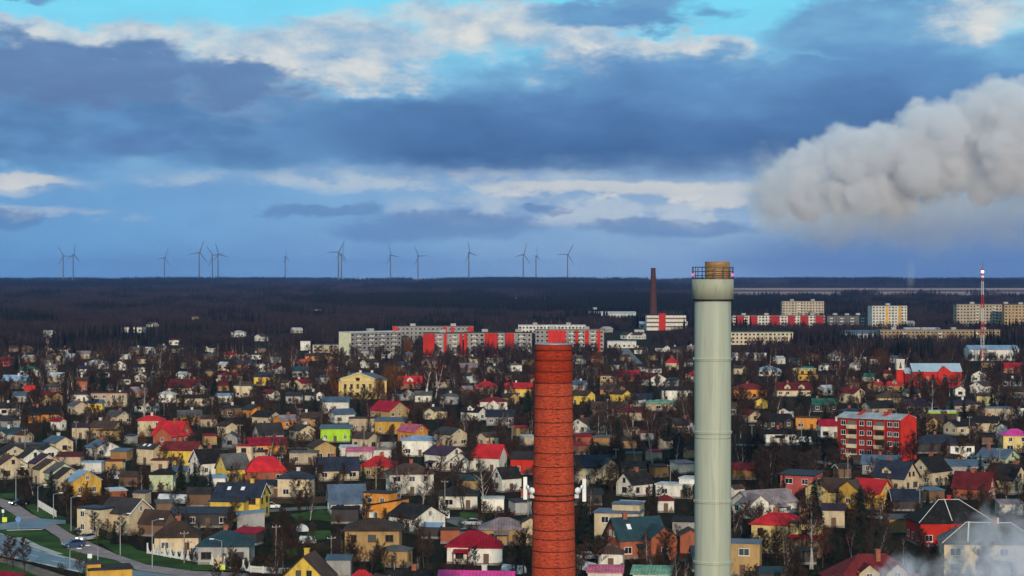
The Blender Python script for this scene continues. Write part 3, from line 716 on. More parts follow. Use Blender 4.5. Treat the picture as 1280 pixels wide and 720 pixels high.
# ------------------------------------------------------------------ the houses of the town, far rows first
# cx, base row, apparent width (photo px), roof kind, yaw, eaves height, wall, roof, extras
T = [
# --- one side of the town, far to near
(66,456,30,'g',-40,3.6,'cream','brown'), (86,452,16,'g',0,3,'grey','pale'), (121,463,26,'h',0,4.4,'white','pale',dict(ref='white villa with a pale roof')), (104,468,18,'g',20,3,'white','navy'),
(152,463,18,'g',90,3.5,'white','brown'), (176,455,14,'g',30,3,'cream','brown'), (238,461,27,'g',-60,4.2,'cream','brown',dict(dorm=((0,2.4),))), (302,465,27,'g',0,4.5,'orange','navy',dict(ref='orange house under a navy roof')),
(286,476,25,'h',0,3.2,'beige','crimson'), (37,471,26,'g',-30,3.6,'white','green',dict(ref='house under a dark green roof')), (8,458,22,'g',0,3.6,'rose','maroon'), (20,486,30,'g',0,4.2,'beige','paleblue',dict(ref='beige house under an ice blue roof')),
(38,490,14,'f',0,2.6,'red','red',dict(nowin=1,name='garage',cat='garage')), (101,488,19,'g',0,5,'brick','brown'), (178,478,17,'g',88,3,'white','brown'), (70,478,22,'g',10,3,'cream','pale'), (130,472,16,'g',0,3,'white','brown'),
(235,494,44,'g',0,3.8,'white','maroon',dict(wing=((6,-4,7,6,3.6,'g',90,'white','purple'),),ref='long house under a plum roof')), (209,504,24,'h',10,4.0,'white','pale'), (246,508,48,'h',0,3.6,'cream','black',dict(r=.4,rise=1.8,ref='long cream house under a black roof')), (281,504,20,'s',0,3.4,'white','paleblue'),
(304,497,22,'f',0,5.6,'cream','grey'), (63,507,30,'g',-35,4,'tan','maroon'), (25,503,18,'g',0,3,'grey','blue'), (137,509,46,'f',5,6.2,'beige','maroon',dict(r=.4,ref='flat beige two-storey house',ch=1)), (97,519,27,'g',-55,4.0,'beige','grey',dict(ref='beige house with a grey gable roof')),
(120,517,18,'g',0,4.4,'yellow','blue',dict(solar=((-.4,3.5,2),),ref='small yellow house with solar panels')), (58,528,37,'g',0,3.4,'orange','black'), (73,539,19,'g',-30,3.6,'white','crimson'), (147,532,36,'g',-45,3.6,'cream','grey'), (10,520,30,'g',20,3,'white','dark'),
(102,549,21,'g',0,4.2,'cream','purple'), (133,550,40,'g',-20,4.4,'tan','brown',dict(wing=((4,-5,6,5,3.2,'f',0,'tan','brown'),),ref='tan house with a flat front wing')), (189,546,36,'h',8,5.8,'cream','red',dict(ref='cream two-storey house under a scarlet hipped roof',rise=2.0)),
(216,555,47,'g',-25,3.2,'brick','red',dict(rise=5.2,wing=((3,-5.5,9,7,2.8,'g',90,'brick','red'),),ref='brick house under steep scarlet gables')), (284,547,26,'g',-50,4,'cream','brown'), (289,560,20,'g',88,3.6,'grey','grey'), (262,534,20,'g',0,3.2,'beige','brown'),
(228,584,48,'g',-8,5.2,'yellow','maroon',dict(r=.75,ref='yellow house under a maroon roof')), (188,582,34,'g',-30,5.0,'cream','dark',dict(sky=2,ref='cream house with pale roof windows')), (308,581,24,'f',-15,5.6,'cream','crimson'),
(73,567,38,'g',-48,3.6,'cream','blue',dict(ref='cream house with a blue-grey slope')), (60,576,26,'g',-60,3.4,'white','dark'), (128,573,43,'g',-55,3.0,'white','blue',dict(r=1.0,rise=2.4,ref='low white gable with a tall brick stack')), (36,570,42,'f',0,3.0,'dark','navy',dict(nowin=1,name='garage_block',cat='garage')),
(152,576,26,'s',-15,2.6,'wood','blue',dict(nowin=1,name='shed',cat='shed')), (12,554,30,'g',0,3,'grey','teal'), (30,556,24,'g',-30,3,'beige','brown'),
(116,592,25,'f',0,2.8,'white','paleblue',dict(nowin=1,name='garage',cat='garage')), (144,590,22,'f',0,2.8,'tan','maroon',dict(name='garage',cat='garage')), (202,590,24,'f',0,3,'cream','maroon',dict(name='garage',cat='garage')),
(258,596,42,'g',38,4.2,'white','black',dict(rise=4,ref='white gabled house under a black roof')), (291,604,42,'g',38,4.2,'yellow','grey',dict(rise=4.4,ref='grey-roofed house with a lemon gable')), (203,615,30,'h',0,4.6,'palegreen','black',dict(rise=1.6,ref='pale green house under a black roof')),
(224,604,22,'g',0,3,'beige','blue'), (272,611,22,'s',0,2.6,'white','paleblue',dict(name='shed',cat='shed',nowin=1)),
(302,650,66,'g',-10,5.6,'yellow','navy',dict(r=.7,rise=3.2,sky=2,chm='yellow',ch=1,wing=((-1,-5.5,7.5,3.6,4.2,'s',0,'yellow','navy'),),ref='big yellow house under a navy roof',fr='brownframe')),
(158,670,64,'g',-32,5.0,'cream','dark',dict(r=.9,rise=3.4,wing=((-4,-4.5,6,5,5.2,'f',0,'cream','navy'),),ref='big cream house with a stepped roof',chm='red',barge=True)), (197,672,46,'g',-25,2.6,'brown','brown',dict(rise=3.2,nowin=1,ref='low brown-roofed barn',name='barn',cat='barn')),
(222,693,58,'h',5,3.4,'cream','brown',dict(rise=3.6,ref='cream bungalow under a dark brown hipped roof')), (252,660,74,'s',0,3.0,'dark','navy',dict(r=.3,name='workshop',cat='workshop',ref='long navy-roofed workshop',rise=1.0)), (313,662,38,'S',10,3.0,'grey','paleblue',dict(name='shed',cat='shed',nowin=1)),
(283,706,64,'h',0,3.6,'grey','teal',dict(r=.85,rise=3.2,ref='bungalow under a teal hipped roof')), (312,682,38,'s',-20,2.4,'dark','crimson',dict(name='shed',cat='shed',nowin=1)), (136,750,62,'f',18,5.2,'gold','dark',dict(ref='orange flat-roofed block by the road',r=.7,wing=((-2.6,-.5,2.2,2.2,5.6,'f',0,'gold','dark'),),fr='brownframe')),
(4,748,44,'h',0,3.4,'white','crimson'), (250,634,30,'g',0,3,'brown','dark',dict(nowin=1,name='shed',cat='shed')), (330,624,22,'S',-10,3,'beige','brown',dict(name='shed',cat='shed')),
# --- middle of the town
(324,465,26,'f',0,4.5,'white','pale',dict(r=.4)), (331,483,26,'g',-10,5.2,'yellow','navy',dict(ref='yellow house with a dark navy roof')), (358,487,18,'g',-40,3.4,'cream','brown'), (376,456,20,'f',0,3.4,'brick','red',dict(r=.5,ref='low scarlet flat roof')), (390,451,16,'g',0,3.4,'orange','brown'),
(407,441,34,'f',6,6,'beige','blue',dict(r=.5,name='warehouse',cat='warehouse',ref='blue-roofed warehouse')), (382,438,12,'f',0,7,'white','pale',dict(nowin=1)), (458,449,20,'g',50,3,'cream','pale'), (485,448,16,'g',-40,3,'white','dark'),
(513,486,28,'g',0,3.2,'brick','red',dict(rise=3.8,dorm=((0,3.0),),dwall='white',ref='red-roofed house with a white dormer')), (307,489,16,'g',0,3.4,'white','brown'), (318,523,30,'g',-55,3.6,'orange','dark'), (333,534,36,'g',-35,4.0,'cream','black',dict(ref='cream gable under a black roof')),
(358,537,34,'g',40,3.4,'orange','mauve'), (335,556,40,'g',28,3.6,'grey','dark',dict(rise=4.2,ref='grey house with a big slate roof')), (378,552,34,'g',-55,4,'cream','dark'), (420,553,37,'s',0,4.8,'lime','blue',dict(rise=1.0,r=.6,ref='lime green house')),
(420,518,33,'g',0,5.4,'white','blue',dict(r=.6,ref='white two-storey house under a blue roof',ch=0)), (427,530,34,'g',28,3.8,'white','blue',dict(ref='white house with a steep blue roof')), (487,524,50,'g',-48,3.4,'tan','crimson',dict(rise=4.2,ref='timbered house with red-edged gable')),
(455,540,36,'f',0,5.0,'beige','brown',dict(r=.6)), (490,543,42,'s',-8,4.8,'gold','blue',dict(rise=1.0,r=.6,ref='amber house under a blue roof')), (516,553,38,'g',-42,3.8,'orange','pink',dict(rise=2.6,ref='orange house under a pink roof')), (457,563,34,'g',-35,4,'cream','brown',dict(r=.9)),
(525,571,44,'h',0,5.2,'white','paleblue',dict(r=.65,rise=1.6,ref='white house under an ice blue roof',ch=0)), (563,560,42,'g',-48,4.6,'cream','dark',dict(ref='cream gable with a slate roof')), (557,590,54,'g',-45,5.0,'white','purple',dict(r=.9,ref='white house under a plum hipped gable',rise=2.6)),
(544,524,30,'h',0,3.2,'cream','dark'), (592,527,32,'g',-30,3.8,'white','black',dict(dorm=((0,2.2),))), (608,493,30,'h',0,3.4,'cream','red',dict(rise=3.4)), (617,519,34,'h',0,5.6,'white','maroon',dict(ref='white villa with a wine-red hipped roof',rise=2.2,wing=((0,-5,4,4,4.4,'g',90,'white','crimson'),))), 
(330,569,60,'g',12,3.2,'orange','crimson',dict(ref='orange house under a raspberry roof',rise=2.4)), (402,577,38,'g',-70,4.4,'tan','brown',dict(ref='tan house with a timber gable')), (316,580,34,'f',0,3.6,'beige','brown'), (380,581,34,'f',0,3.6,'beige','grey'),
(450,577,32,'s',0,2.8,'pale','pink',dict(ref='low shed under a pink roof',name='shed',cat='shed',nowin=1)), (475,575,28,'f',0,2.8,'pale','mauve',dict(nowin=1,name='garage',cat='garage')), (436,572,22,'s',0,2.8,'white','pale',dict(nowin=1,name='shed',cat='shed')),
(332,605,54,'m',10,3.0,'brick','red',dict(rise=5.0,ref='house under a huge scarlet mansard roof',ch=0)), (370,624,44,'h',-8,5.2,'cream','navy',dict(r=.7,ref='cream two-storey house under a blue hipped roof',rise=2.0)), (338,622,34,'g',0,3.2,'beige','navy',dict(r=.6)),
(421,602,58,'g',12,3.2,'cream','navy',dict(r=.75,rise=3.8,ref='cream bungalow under a long navy roof')), (474,599,46,'h',-12,3.4,'tan','red',dict(rise=3.4,ref='tan bungalow under a scarlet hipped roof')), (512,620,62,'h',10,5.6,'pale','brown',dict(r=.75,rise=3.0,ref='greyish two-storey house under a brown hipped roof')),
(433,644,50,'g',12,2.8,'white','blue',dict(rise=4.6,ref='white house under a tall steel-blue roof',ch=0)), (432,655,34,'f',0,3.0,'dark','black',dict(nowin=1,name='shed',cat='shed')), (485,655,52,'S',-25,3.9,'orange','black',dict(r=.8,rise=1.8,ref='orange house with a tilted black roof',wing=((-3.2,2.5,6,4,5.8,'f',0,'orange','dark'),))),
(521,668,72,'g',-48,3.6,'white','black',dict(r=.95,rise=2.9,ref='long white gable under a black roof',barge=False)), (467,702,68,'h',0,6.2,'tan','brown',dict(r=.9,rise=2.4,ref='tan brick two-storey house with hipped roof',fr='brownframe',noporch=1)), (573,637,48,'h',0,3.0,'white','dark',dict(rise=2.6,ref='white bungalow under a slate hipped roof')),
(540,674,26,'s',-12,2.4,'dark','paleblue',dict(nowin=1,name='shed',cat='shed')), (563,680,24,'f',0,2.6,'brick','brown',dict(nowin=1,name='shed',cat='shed')), (592,706,66,'h',-6,3.4,'white','crimson',dict(rise=3.4,ref='white bungalow under a raspberry hipped roof')), (386,750,62,'g',80,3.8,'yellow','brown',dict(r=1.15,rise=4.6,chm='yellow',ch=1,ref='bright yellow gable under a brown roof',fr='brownframe')),
(424,722,30,'s',0,3.0,'grey','blue',dict(nowin=1,name='shed',cat='shed')), (495,710,40,'h',-10,3.2,'tan','grey'), (452,752,34,'h',0,3.4,'cream','red',dict(rise=2.2)), (478,754,36,'g',-55,3.6,'cream','brown'), (512,748,52,'g',0,3.2,'white','black',dict(r=.7)),
(596,772,100,'g',-8,3.2,'cream','magenta',dict(r=.75,rise=4.6,ref='house under a bright magenta seamed roof',dorm=((.28,2.6),))), (630,682,56,'h',0,3.0,'tan','mauve',dict(rise=2.6,ref='tan bungalow under a pale hipped roof')), (608,707,40,'h',0,3.4,'white','crimson',dict(rise=2.8)),
(648,497,34,'g',0,4.4,'yellow','red',dict(r=.7,ref='yellow house under a scarlet roof')), (636,506,26,'g',-50,3.4,'tan','brown'), (625,532,34,'g',0,3.6,'grey','navy'), (610,560,30,'g',45,3.6,'cream','brown'), (611,591,46,'g',-20,4.6,'white','red',dict(rise=4.0,ref='white house under a bright red roof',wing=((-6,-3,5,5,3.4,'g',90,'white','brown'),))),
(656,594,36,'g',-15,4.8,'red','dark',dict(ref='red-painted house beside the brick chimney',r=.8,rise=2.0)), (633,616,38,'g',35,3.8,'white','black',dict(rise=3.2)), (616,641,28,'f',0,3,'white','pale',dict(nowin=1,name='garage',cat='garage')), (664,682,24,'g',88,4.8,'cream','dark'),
(723,489,24,'g',-20,3.4,'grey','blue'), (729,507,30,'g',-35,4.6,'yellow','brown',dict(ref='yellow house behind the brick chimney')), (776,504,26,'g',-45,4.2,'yellow','brown',dict(ref='small yellow gable')), (760,483,20,'f',0,5.6,'tan','brown'), (783,477,32,'g',0,3.0,'brick','crimson',dict(rise=3.2)),
(766,495,32,'g',-30,3.2,'orange','brown'), (815,483,36,'g',-60,3.8,'white','maroon',dict(ref='white gable under a wine-red roof',r=1.0)), (840,463,16,'h',0,4.6,'cream','red',dict(rise=4.2,ref='little house with a pointed red roof',r=1.0)), (846,502,38,'h',0,5.2,'white','black',dict(r=.55,ref='white house under a black roof beside the grey chimney',rise=2)),
(827,514,44,'h',0,2.8,'beige','sage',dict(ref='bungalow under a sage green roof',rise=1.8)), (755,520,60,'g',5,2.8,'beige','brown',dict(r=.5,rise=3)), (790,526,40,'h',0,3.0,'beige','maroon',dict(rise=2.4)), (850,543,36,'g',30,3.4,'white','dark',dict(rise=2.6)), (803,508,26,'g',0,3.4,'blue' if False else 'grey','navy'),
(777,435,36,'f',0,5.5,'white','paleblue',dict(r=.4)), (866,478,22,'g',40,3.6,'cream','crimson'), (700,470,30,'g',0,3,'grey','brown'), (740,472,26,'g',20,3,'cream','brown'),
(740,605,50,'g',12,4.8,'cream','navy',dict(r=.8,rise=3.4,ref='cream house under a navy roof',barge=False,wing=((3.4,-3.6,4.5,4,4.8,'g',90,'cream','navy'),))), (793,622,46,'g',42,3.6,'white','black',dict(rise=3.4,ref='white gable with a black slope')), (846,624,54,'f',-20,3.4,'white','pale',dict(r=.6,wing=((3.5,1,5,5,4.6,'f',0,'white','pale'),),ref='modern white flat-roofed house',ch=0)),
(774,677,64,'f',-12,6.0,'cream','blue',dict(r=.75,ref='cream two-storey house with blue flat roofs',wing=((1.5,1.0,5.5,4,6.9,'f',0,'cream','blue'),))), (794,700,76,'g',20,4.2,'brick','teal',dict(r=.8,rise=4.6,sky=1,ref='brick house under a teal roof',wing=((2.8,-4.0,6,5.2,4.2,'g',90,'brick','teal'),))), (764,713,34,'h',-8,2.8,'white','brown',dict(rise=1.6)),
(757,736,46,'s',-5,2.6,'pale','pink',dict(nowin=1,name='shed',cat='shed')), (815,738,50,'s',-8,2.6,'pale','sage',dict(nowin=1,name='shed',cat='shed')), (862,702,26,'g',90,5.2,'brick','brown'), (832,641,20,'h',0,2.6,'white','maroon',dict(rise=1.4)), (884,715,40,'g',0,3,'dark','navy',dict(nowin=1,name='shed',cat='shed')),
(735,632,34,'s',0,2.6,'dark','dark',dict(nowin=1,name='shed',cat='shed')), (700,640,30,'g',0,3,'beige','brown'),
# --- other side of the town
(936,451,42,'f',0,5,'white','pale',dict(r=.4)), (925,468,16,'g',-40,3.6,'cream','brown'), (961,470,30,'h',0,3.4,'white','paleblue',dict(rise=2.6)), (1005,476,32,'f',-20,6.4,'yellow','pale',dict(ref='yellow two-storey house with a white flat roof',wing=((3,-5,10,4,3.2,'f',0,'gold','brown'),))), 
(936,499,42,'h',0,4.6,'orange','maroon',dict(rise=3,ref='orange house under a maroon hipped roof')), (991,496,44,'g',0,3.0,'cream','maroon',dict(rise=4.0,dorm=((-.2,2.6),(.2,2.6)),ref='maroon-roofed house with two cream dormers')), (1065,505,34,'g',-50,5.0,'cream','maroon',dict(ref='cream house under a maroon gable roof')), 
(1096,490,24,'g',50,3.4,'tan','red'), (1120,490,24,'g',-30,3.4,'tan','red',dict(dorm=((0,2.4),))), (1113,510,38,'h',0,4.4,'paleyellow','brown',dict(rise=3.2,ref='yellow villa under a brown hipped roof')), (951,511,16,'g',88,3.4,'yellow','brown'), (1010,538,32,'f',-20,4.6,'orange','brown',dict(r=.7,ref='orange brick flat house')), (983,525,20,'g',60,3.6,'white','black'),
(970,537,44,'g',20,2.8,'dark','black'), (975,555,38,'h',0,3.4,'white','black',dict(r=.5,rise=2.2,ref='low white house with a black hipped roof')), (1042,548,36,'g',0,4.6,'white','crimson',dict(r=.7,ref='white house beside the red apartment block')), (1098,522,44,'g',22,4.0,'beige','black',dict(ref='beige house behind the red apartment block')), (1150,517,42,'g',0,3.0,'beige','purple',dict(rise=3)),
(1176,525,42,'f',0,3.4,'lime','pale',dict(r=.4,ref='long pale lime house')), (1232,508,22,'g',-35,4.6,'paleyellow','brown',dict(ref='small yellow house near the church')), (1199,496,13,'g',88,3.8,'white','grey'), (1206,514,40,'h',0,2.6,'beige','purple',dict(rise=2.4)), (1245,526,42,'f',0,5,'beige','blue',dict(r=.5,ref='flat beige house with a pale edge')), (1265,467,28,'g',-20,3.6,'brick','red',dict(rise=3.2)),
(1226,478,28,'g',70,4,'white','black',dict(dorm=((0,2),))), (1172,539,44,'g',0,2.8,'tan','brown',dict(rise=3.6)), (1200,545,40,'g',30,3.6,'cream','black',dict(ref='cream house with two black slopes')), (1232,541,38,'g',-20,3.8,'cream','black'), (1252,550,16,'g',80,4.6,'white','dark'), (1268,566,34,'h',0,5.6,'paleyellow','magenta',dict(rise=2.4,ref='yellow villa under a magenta hipped roof')),
(1172,567,56,'h',0,3.0,'dark','navy',dict(rise=3.0,r=.6,ref='dark bungalow under a navy hipped roof')), (1201,580,30,'f',0,5.6,'white','brown',dict(r=.7,ref='plain white cube of a house')), (1248,588,54,'g',-42,3.6,'palegreen','blue',dict(rise=2.8,r=.9,ref='mint gable under a steel-blue roof')), 
(1102,594,52,'g',-14,3.2,'grey','blue',dict(rise=2.6,r=.7)), (1120,616,58,'g',-42,4.0,'cream','navy',dict(rise=4.6,ref='cream gable under a steep navy roof',dorm=((-.1,2.4),))), (1163,609,52,'g',44,4.4,'cream','black',dict(rise=4.2,ref='cream gable with a black slope')), (1193,589,22,'g',-60,3.8,'orange','brown'), (1206,596,44,'s',0,2.8,'grey','blue',dict(name='shed',cat='shed')),
(1258,619,52,'g',-46,4.2,'cream','black',dict(rise=4.2,ref='cream cottage under a black roof')), (1218,626,56,'g',-28,3.2,'brick','maroon',dict(rise=4.4,r=.75,ref='brick cottage under a maroon roof')), (1002,626,54,'s',-30,6.4,'rose','navy',dict(rise=.8,r=.7,ref='rose-red block with a flat navy roof')), (955,648,82,'g',28,3.4,'white','mauve',dict(rise=3.2,r=.7,ref='long white house under a mauve roof',wing=((-5,-3.4,4.5,4.5,3.4,'g',90,'white','mauve'),))),
(1045,634,42,'g',-30,4.0,'paleyellow','brown',dict(rise=3.4,wing=((-3.4,-1.5,4.5,5,4.0,'g',90,'paleyellow','brown'),),ref='yellow house with twin brown gables')), (1090,638,52,'g',-40,4.4,'gold','red',dict(rise=3.4,ref='amber house under a red and brown roof',wing=((-3.5,-2,5,5,4.4,'g',90,'gold','brown'),))), (1042,660,30,'s',-8,4.0,'cream','purple',dict(rise=1.2)), (1132,639,36,'g',0,2.6,'dark','navy',dict(rise=2.6,nowin=1,name='shed',cat='shed')),
(975,694,74,'h',-18,6.0,'paleyellow','red',dict(r=.6,rise=2.6,ref='pale yellow house under a scarlet roof',wing=((5.4,-1.8,5.4,5.0,6.0,'f',0,'paleyellow','brown'),(5.6,-4.8,6.0,2.6,3.6,'s',0,'brown','red')),noporch=1,fr='brownframe')), (931,722,46,'f',-12,6.4,'tan','blue',dict(r=.8,ref='tan brick block at the foot of the grey chimney',fr='frame')), (1186,684,96,'h',4,5.0,'red','black',dict(r=.75,rise=5.2,ref='red house under a white-edged black roof',ch=1,chm='red')),
(1236,722,124,'h',-6,6.2,'cream','grey',dict(r=.55,rise=4.2,ref='big cream house behind the steam',ch=2)), (1090,752,120,'h',8,3.2,'cream','maroon',dict(r=.7,rise=5.2,dorm=((-.13,3.4),(.2,3.4)),ref='house under a broad wine-red roof',ch=1)), (920,628,22,'g',40,3.4,'white','brown'), (1010,706,20,'s',0,2.4,'dark','dark',dict(nowin=1,name='shed',cat='shed')),
(963,733,34,'s',0,2.2,'dark','teal',dict(nowin=1,name='shed',cat='shed')), (1272,498,26,'g',0,3.4,'beige','brown'), (1030,515,30,'g',0,3,'dark','green'), (905,520,30,'g',0,3,'beige','brown'), (1262,644,30,'s',0,2.4,'pale','mauve',dict(nowin=1,name='shed',cat='shed')),
(930,600,30,'g',0,2.8,'wood','maroon',dict(nowin=1,name='shed',cat='shed')), (1010,468,12,'g',0,3,'white','green'), (1140,500,22,'g',10,3,'cream','brown'), (1078,585,26,'s',0,2.4,'dark','brown',dict(nowin=1,name='shed',cat='shed')), (1085,478,16,'g',0,3,'beige','green'),
]
for row in T: house(*row)
# terrace of stepped row houses on the street: same house, shifted plot by plot
ROWS = [(14,586,44,'cream','dark'), (12,600,40,'cream','brown'), (40,590,36,'white','dark'), (56,598,40,'cream','purple'), (62,606,42,'cream','brown'), (76,611,42,'palegreen','grey'), (84,618,40,'cream','dark'), (104,622,44,'gold','paleblue')]
for k, (x, y, w_, wl, rf) in enumerate(ROWS):
    nth = ['first', 'second', 'third', 'fourth', 'fifth', 'sixth', 'seventh'][k] if k < 7 else ''
    house(x, y, w_, 'g', -52, 4.2, wl, rf, dict(r=1.7, rise=3.0, name='row_house', ref='amber end house of the stepped terrace' if k == 7 else None,
          label=f'{nth} of the stepped row houses on the paved street, counting from the picture edge' if k < 7 else None, cat='row house', noporch=1, barge=False))

# ------------------------------------------------------------------ apartment blocks, mansion, church, halls
BLOCKS = []
def block(cx, by, wpx, floors, yaw, depth, wall, roofc, label, ref, accents=(), accent='red', end=None, win_h=1.5, pitch=3.1, z0=0.0, wingap=None, d=None, ground=True, fh=2.9, balc=None, penthouse=True, paneled='grey'):
    s = ppm(by) if d is None else FPX / d
    a = R(yaw); L = wpx / s / (abs(math.cos(a)) + 0) - depth * abs(math.tan(a)) if abs(yaw) < 60 else wpx / s
    L = max(L, 12.0)
    p = gp(cx, by) if d is None else Vector(((cx - 640) / FPX * d, d, 0))
    p.y += depth / 2
    root = empty('apartment_block', p, a); tag(root, label, 'apartment block')
    H = floors * fh + 1.0; hx, hy = L / 2, depth / 2
    mb = MB(); mb.box(-hx, hx, -hy, hy, 0, H); mb.build('wall', WALL[wall], root)
    mb = MB(); mb.box(-hx - .25, hx + .25, -hy - .25, hy + .25, H + .004, H + .5); mb.build('roof', ROOF[roofc], root)
    if penthouse:
        for k in range(max(1, int(L / 22))):
            x = -hx + (k + .5) * L / max(1, int(L / 22)); mb = MB(); mb.box(x - 2, x + 2, -1.5, 2, H + .504, H + 2.4); mb.build('lift_housing', WALL[paneled], root)
    n_ = int(L / pitch); mb = MB(); fr = MB()
    for lv in range(floors):
        z = 1.5 + lv * fh
        for i in range(n_):
            x = (i + .5) * L / n_ - hx
            ww = .75 if i % 3 else 1.05
            fr.box(x - ww - .12, x + ww + .12, -hy - .05, -hy - .001, z - .12, z + win_h + .12); mb.box(x - ww, x + ww, -hy - .07, -hy - .052, z, z + win_h)
        for sx in ((-1, 1) if end is None else ()):
            for y in (-hy * .45, hy * .45):
                xx = sx * (hx + .03); mb.box(min(xx, xx - sx * .03), max(xx, xx - sx * .03), y - .6, y + .6, z, z + win_h)
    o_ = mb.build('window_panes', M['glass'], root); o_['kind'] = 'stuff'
    o_ = fr.build('window_frames', M['frame'], root); o_['kind'] = 'stuff'
    for (u0, u1) in accents:
        x0, x1 = -hx + u0 * L, -hx + u1 * L
        mb = MB(); mb.box(x0, x1, -hy - .35, -hy - .08, .6, H - .2); pn = mb.build('painted_panel', WALL[accent], root)
    if end:
        for sx, cl in end.items():
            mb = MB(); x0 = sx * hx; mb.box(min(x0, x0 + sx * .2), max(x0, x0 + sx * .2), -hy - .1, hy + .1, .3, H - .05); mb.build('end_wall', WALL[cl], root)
    if balc:
        mb = MB()
        for lv in range(floors):
            for u in balc:
                x = -hx + u * L; z = .9 + lv * fh
                mb.box(x - 1.6, x + 1.6, -hy - 1.2, -hy - .08, z, z + 1.05)
        o_ = mb.build('balcony_fronts', WALL[balc and 'pale'], root); o_['kind'] = 'stuff'
    BLOCKS.append((cx, by, wpx, H * s)); HOUSES.append(dict(o=root, px=cx, by=by, w=wpx, H=H, ref=ref, label=label, cat='apartment block', rad=L / 2, p=p, L=L, W=depth, kind='f', wall=wall, roof=roofc, small=False))
    k = max(1, int(L / 10))
    for i in range(k + 1):
        t = -hx + L * i / k; OCC.append((p.x + t * math.cos(a), p.y + t * math.sin(a), depth * .7))
    return root
# cluster in the middle distance
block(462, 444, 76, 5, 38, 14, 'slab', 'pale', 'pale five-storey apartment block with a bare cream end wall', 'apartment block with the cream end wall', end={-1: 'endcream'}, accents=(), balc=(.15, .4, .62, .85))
block(541, 432, 102, 5, 2, 12, 'panel', 'mauve', 'long grey and red apartment block behind the cream-ended block', 'long grey and red block', accents=((.0, .07), (.62, .67), (.72, .76), (.93, 1.0)), d=1500)
block(553, 446, 50, 5, 3, 12, 'panel', 'dark', 'grey apartment block with two bright red end panels', 'block with bright red end panels', accents=((0, .30), (.52, .6), (.92, 1.0)), balc=(.42, .8))
block(606, 445, 52, 5, -2, 12, 'panel', 'dark', 'beige apartment block with a broad red stairwell panel', 'beige block with the red stairwell', accents=((.0, .08), (.5, .82)), balc=(.25, .9))
block(648, 445, 34, 5, 2, 12, 'panel', 'dark', 'short red and grey apartment block just behind the brick chimney', 'short block behind the brick chimney', accents=((0, .32),), balc=(.6,))
block(712, 440, 86, 5, 1, 12, 'panel', 'mauve', 'red and white apartment block passing behind the brick chimney top', 'block behind the brick chimney top', accents=((.18, .44), (.58, .62), (.72, .78), (.9, .95)), balc=(.52, .66, .84))
block(690, 424, 84, 3, 0, 14, 'white', 'pale', 'low white block with vent pipes behind the red and white block', 'low white block with vent pipes', d=1750, fh=3.2)
# far row on the other side
block(1002, 412, 172, 5, 0, 12, 'pale', 'dark', 'long red and white apartment block beyond the grey chimney', 'long red and white block', accents=((.02, .08), (.12, .18), (.27, .34), (.40, .45), (.49, .55), (.60, .66), (.74, .79)), accent='wine', d=1950)
block(1060, 411, 52, 5, 0, 12, 'navy' if False else 'dark', 'dark', 'dark and white apartment block beside the long red and white one', 'dark and white block', d=1940, balc=(.1, .35, .6, .85))
block(1004, 405, 52, 9, 0, 13, 'beige', 'grey', 'nine-storey beige block rising behind the red and white row', 'nine-storey beige block', d=2150, balc=(.4,))
block(1111, 413, 47, 9, 8, 13, 'pale', 'grey', 'pale nine-storey block with two vertical yellow stripes', 'nine-storey block with yellow stripes', accents=((.38, .46), (.75, .83)), accent='gold', d=1900, fh=2.75, end={-1: 'pale'})
block(1238, 415, 86, 9, 2, 13, 'beige', 'grey', 'wide nine-storey beige slab block behind the red mast', 'wide nine-storey slab block', d=1900, balc=(.3, .55, .8))
block(1278, 417, 44, 9, -4, 13, 'tan', 'grey', 'tan nine-storey block cut by the picture edge', 'tan block at the picture edge', d=1860)
block(952, 431, 80, 3, 4, 14, 'cream', 'green', 'three-storey cream school-like block under a dark green roof', 'cream block under a green roof', penthouse=False, d=1560)
block(1175, 432, 150, 3, 0, 12, 'tan', 'mauve', 'long low tan block in front of the nine-storey slabs', 'long low tan block', d=1620, balc=(.2, .5, .8))
def hall(cx, by, wpx, H, depth, wall, roofc, label, ref, kind='g', rise=2.5, yaw=0, d=None):
    s = ppm(by) if d is None else FPX / d
    L = wpx / s; p = gp(cx, by) if d is None else Vector(((cx - 640) / FPX * d, d, 0)); p.y += depth / 2
    root = empty('industrial_hall', p, R(yaw)); tag(root, label, 'hall')
    body(root, L, depth, H, kind, WALL[wall], ROOF[roofc], rise, ov=.4)
    mb = MB(); n_ = max(2, int(L / 4))
    for i in range(n_):
        x = (i + .5) * L / n_ - L / 2; mb.box(x - 1.1, x + 1.1, -depth / 2 - .05, -depth / 2 - .002, 1.6, 3.4)
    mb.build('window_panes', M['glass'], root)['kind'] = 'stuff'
    HOUSES.append(dict(o=root, px=cx, by=by, w=wpx, H=H + rise, ref=ref, label=label, cat='hall', rad=L / 2, p=p, L=L, W=depth, kind=kind, wall=wall, roof=roofc, small=False))
    for i in range(int(L / 12) + 1): OCC.append((p.x - L / 2 + 12 * i, p.y, depth * .7))
hall(1243, 451, 62, 7, 16, 'white', 'paleblue', 'white hall with an ice blue roof at the foot of the mast', 'white hall by the mast')
hall(1085, 424, 60, 5, 20, 'grey', 'blue', 'low hall with a blue roof below the striped block', 'low blue-roofed hall', d=1700)
hall(1155, 420, 44, 6, 24, 'white', 'pale', 'pale gabled hall between the nine-storey blocks', 'pale gabled hall', d=1750)
hall(830, 410, 60, 5, 20, 'grey', 'pale', 'low grey hall beside the banded boiler house', 'low grey hall', d=2050)
hall(765, 398, 60, 6, 30, 'white', 'pale', 'long pale shed roof in the far wood', 'long pale shed in the wood', d=2600)
hall(665, 372, 56, 8, 40, 'white', 'pale', 'far pale glasshouse strip before the wind turbines', 'far pale strip', d=4200)
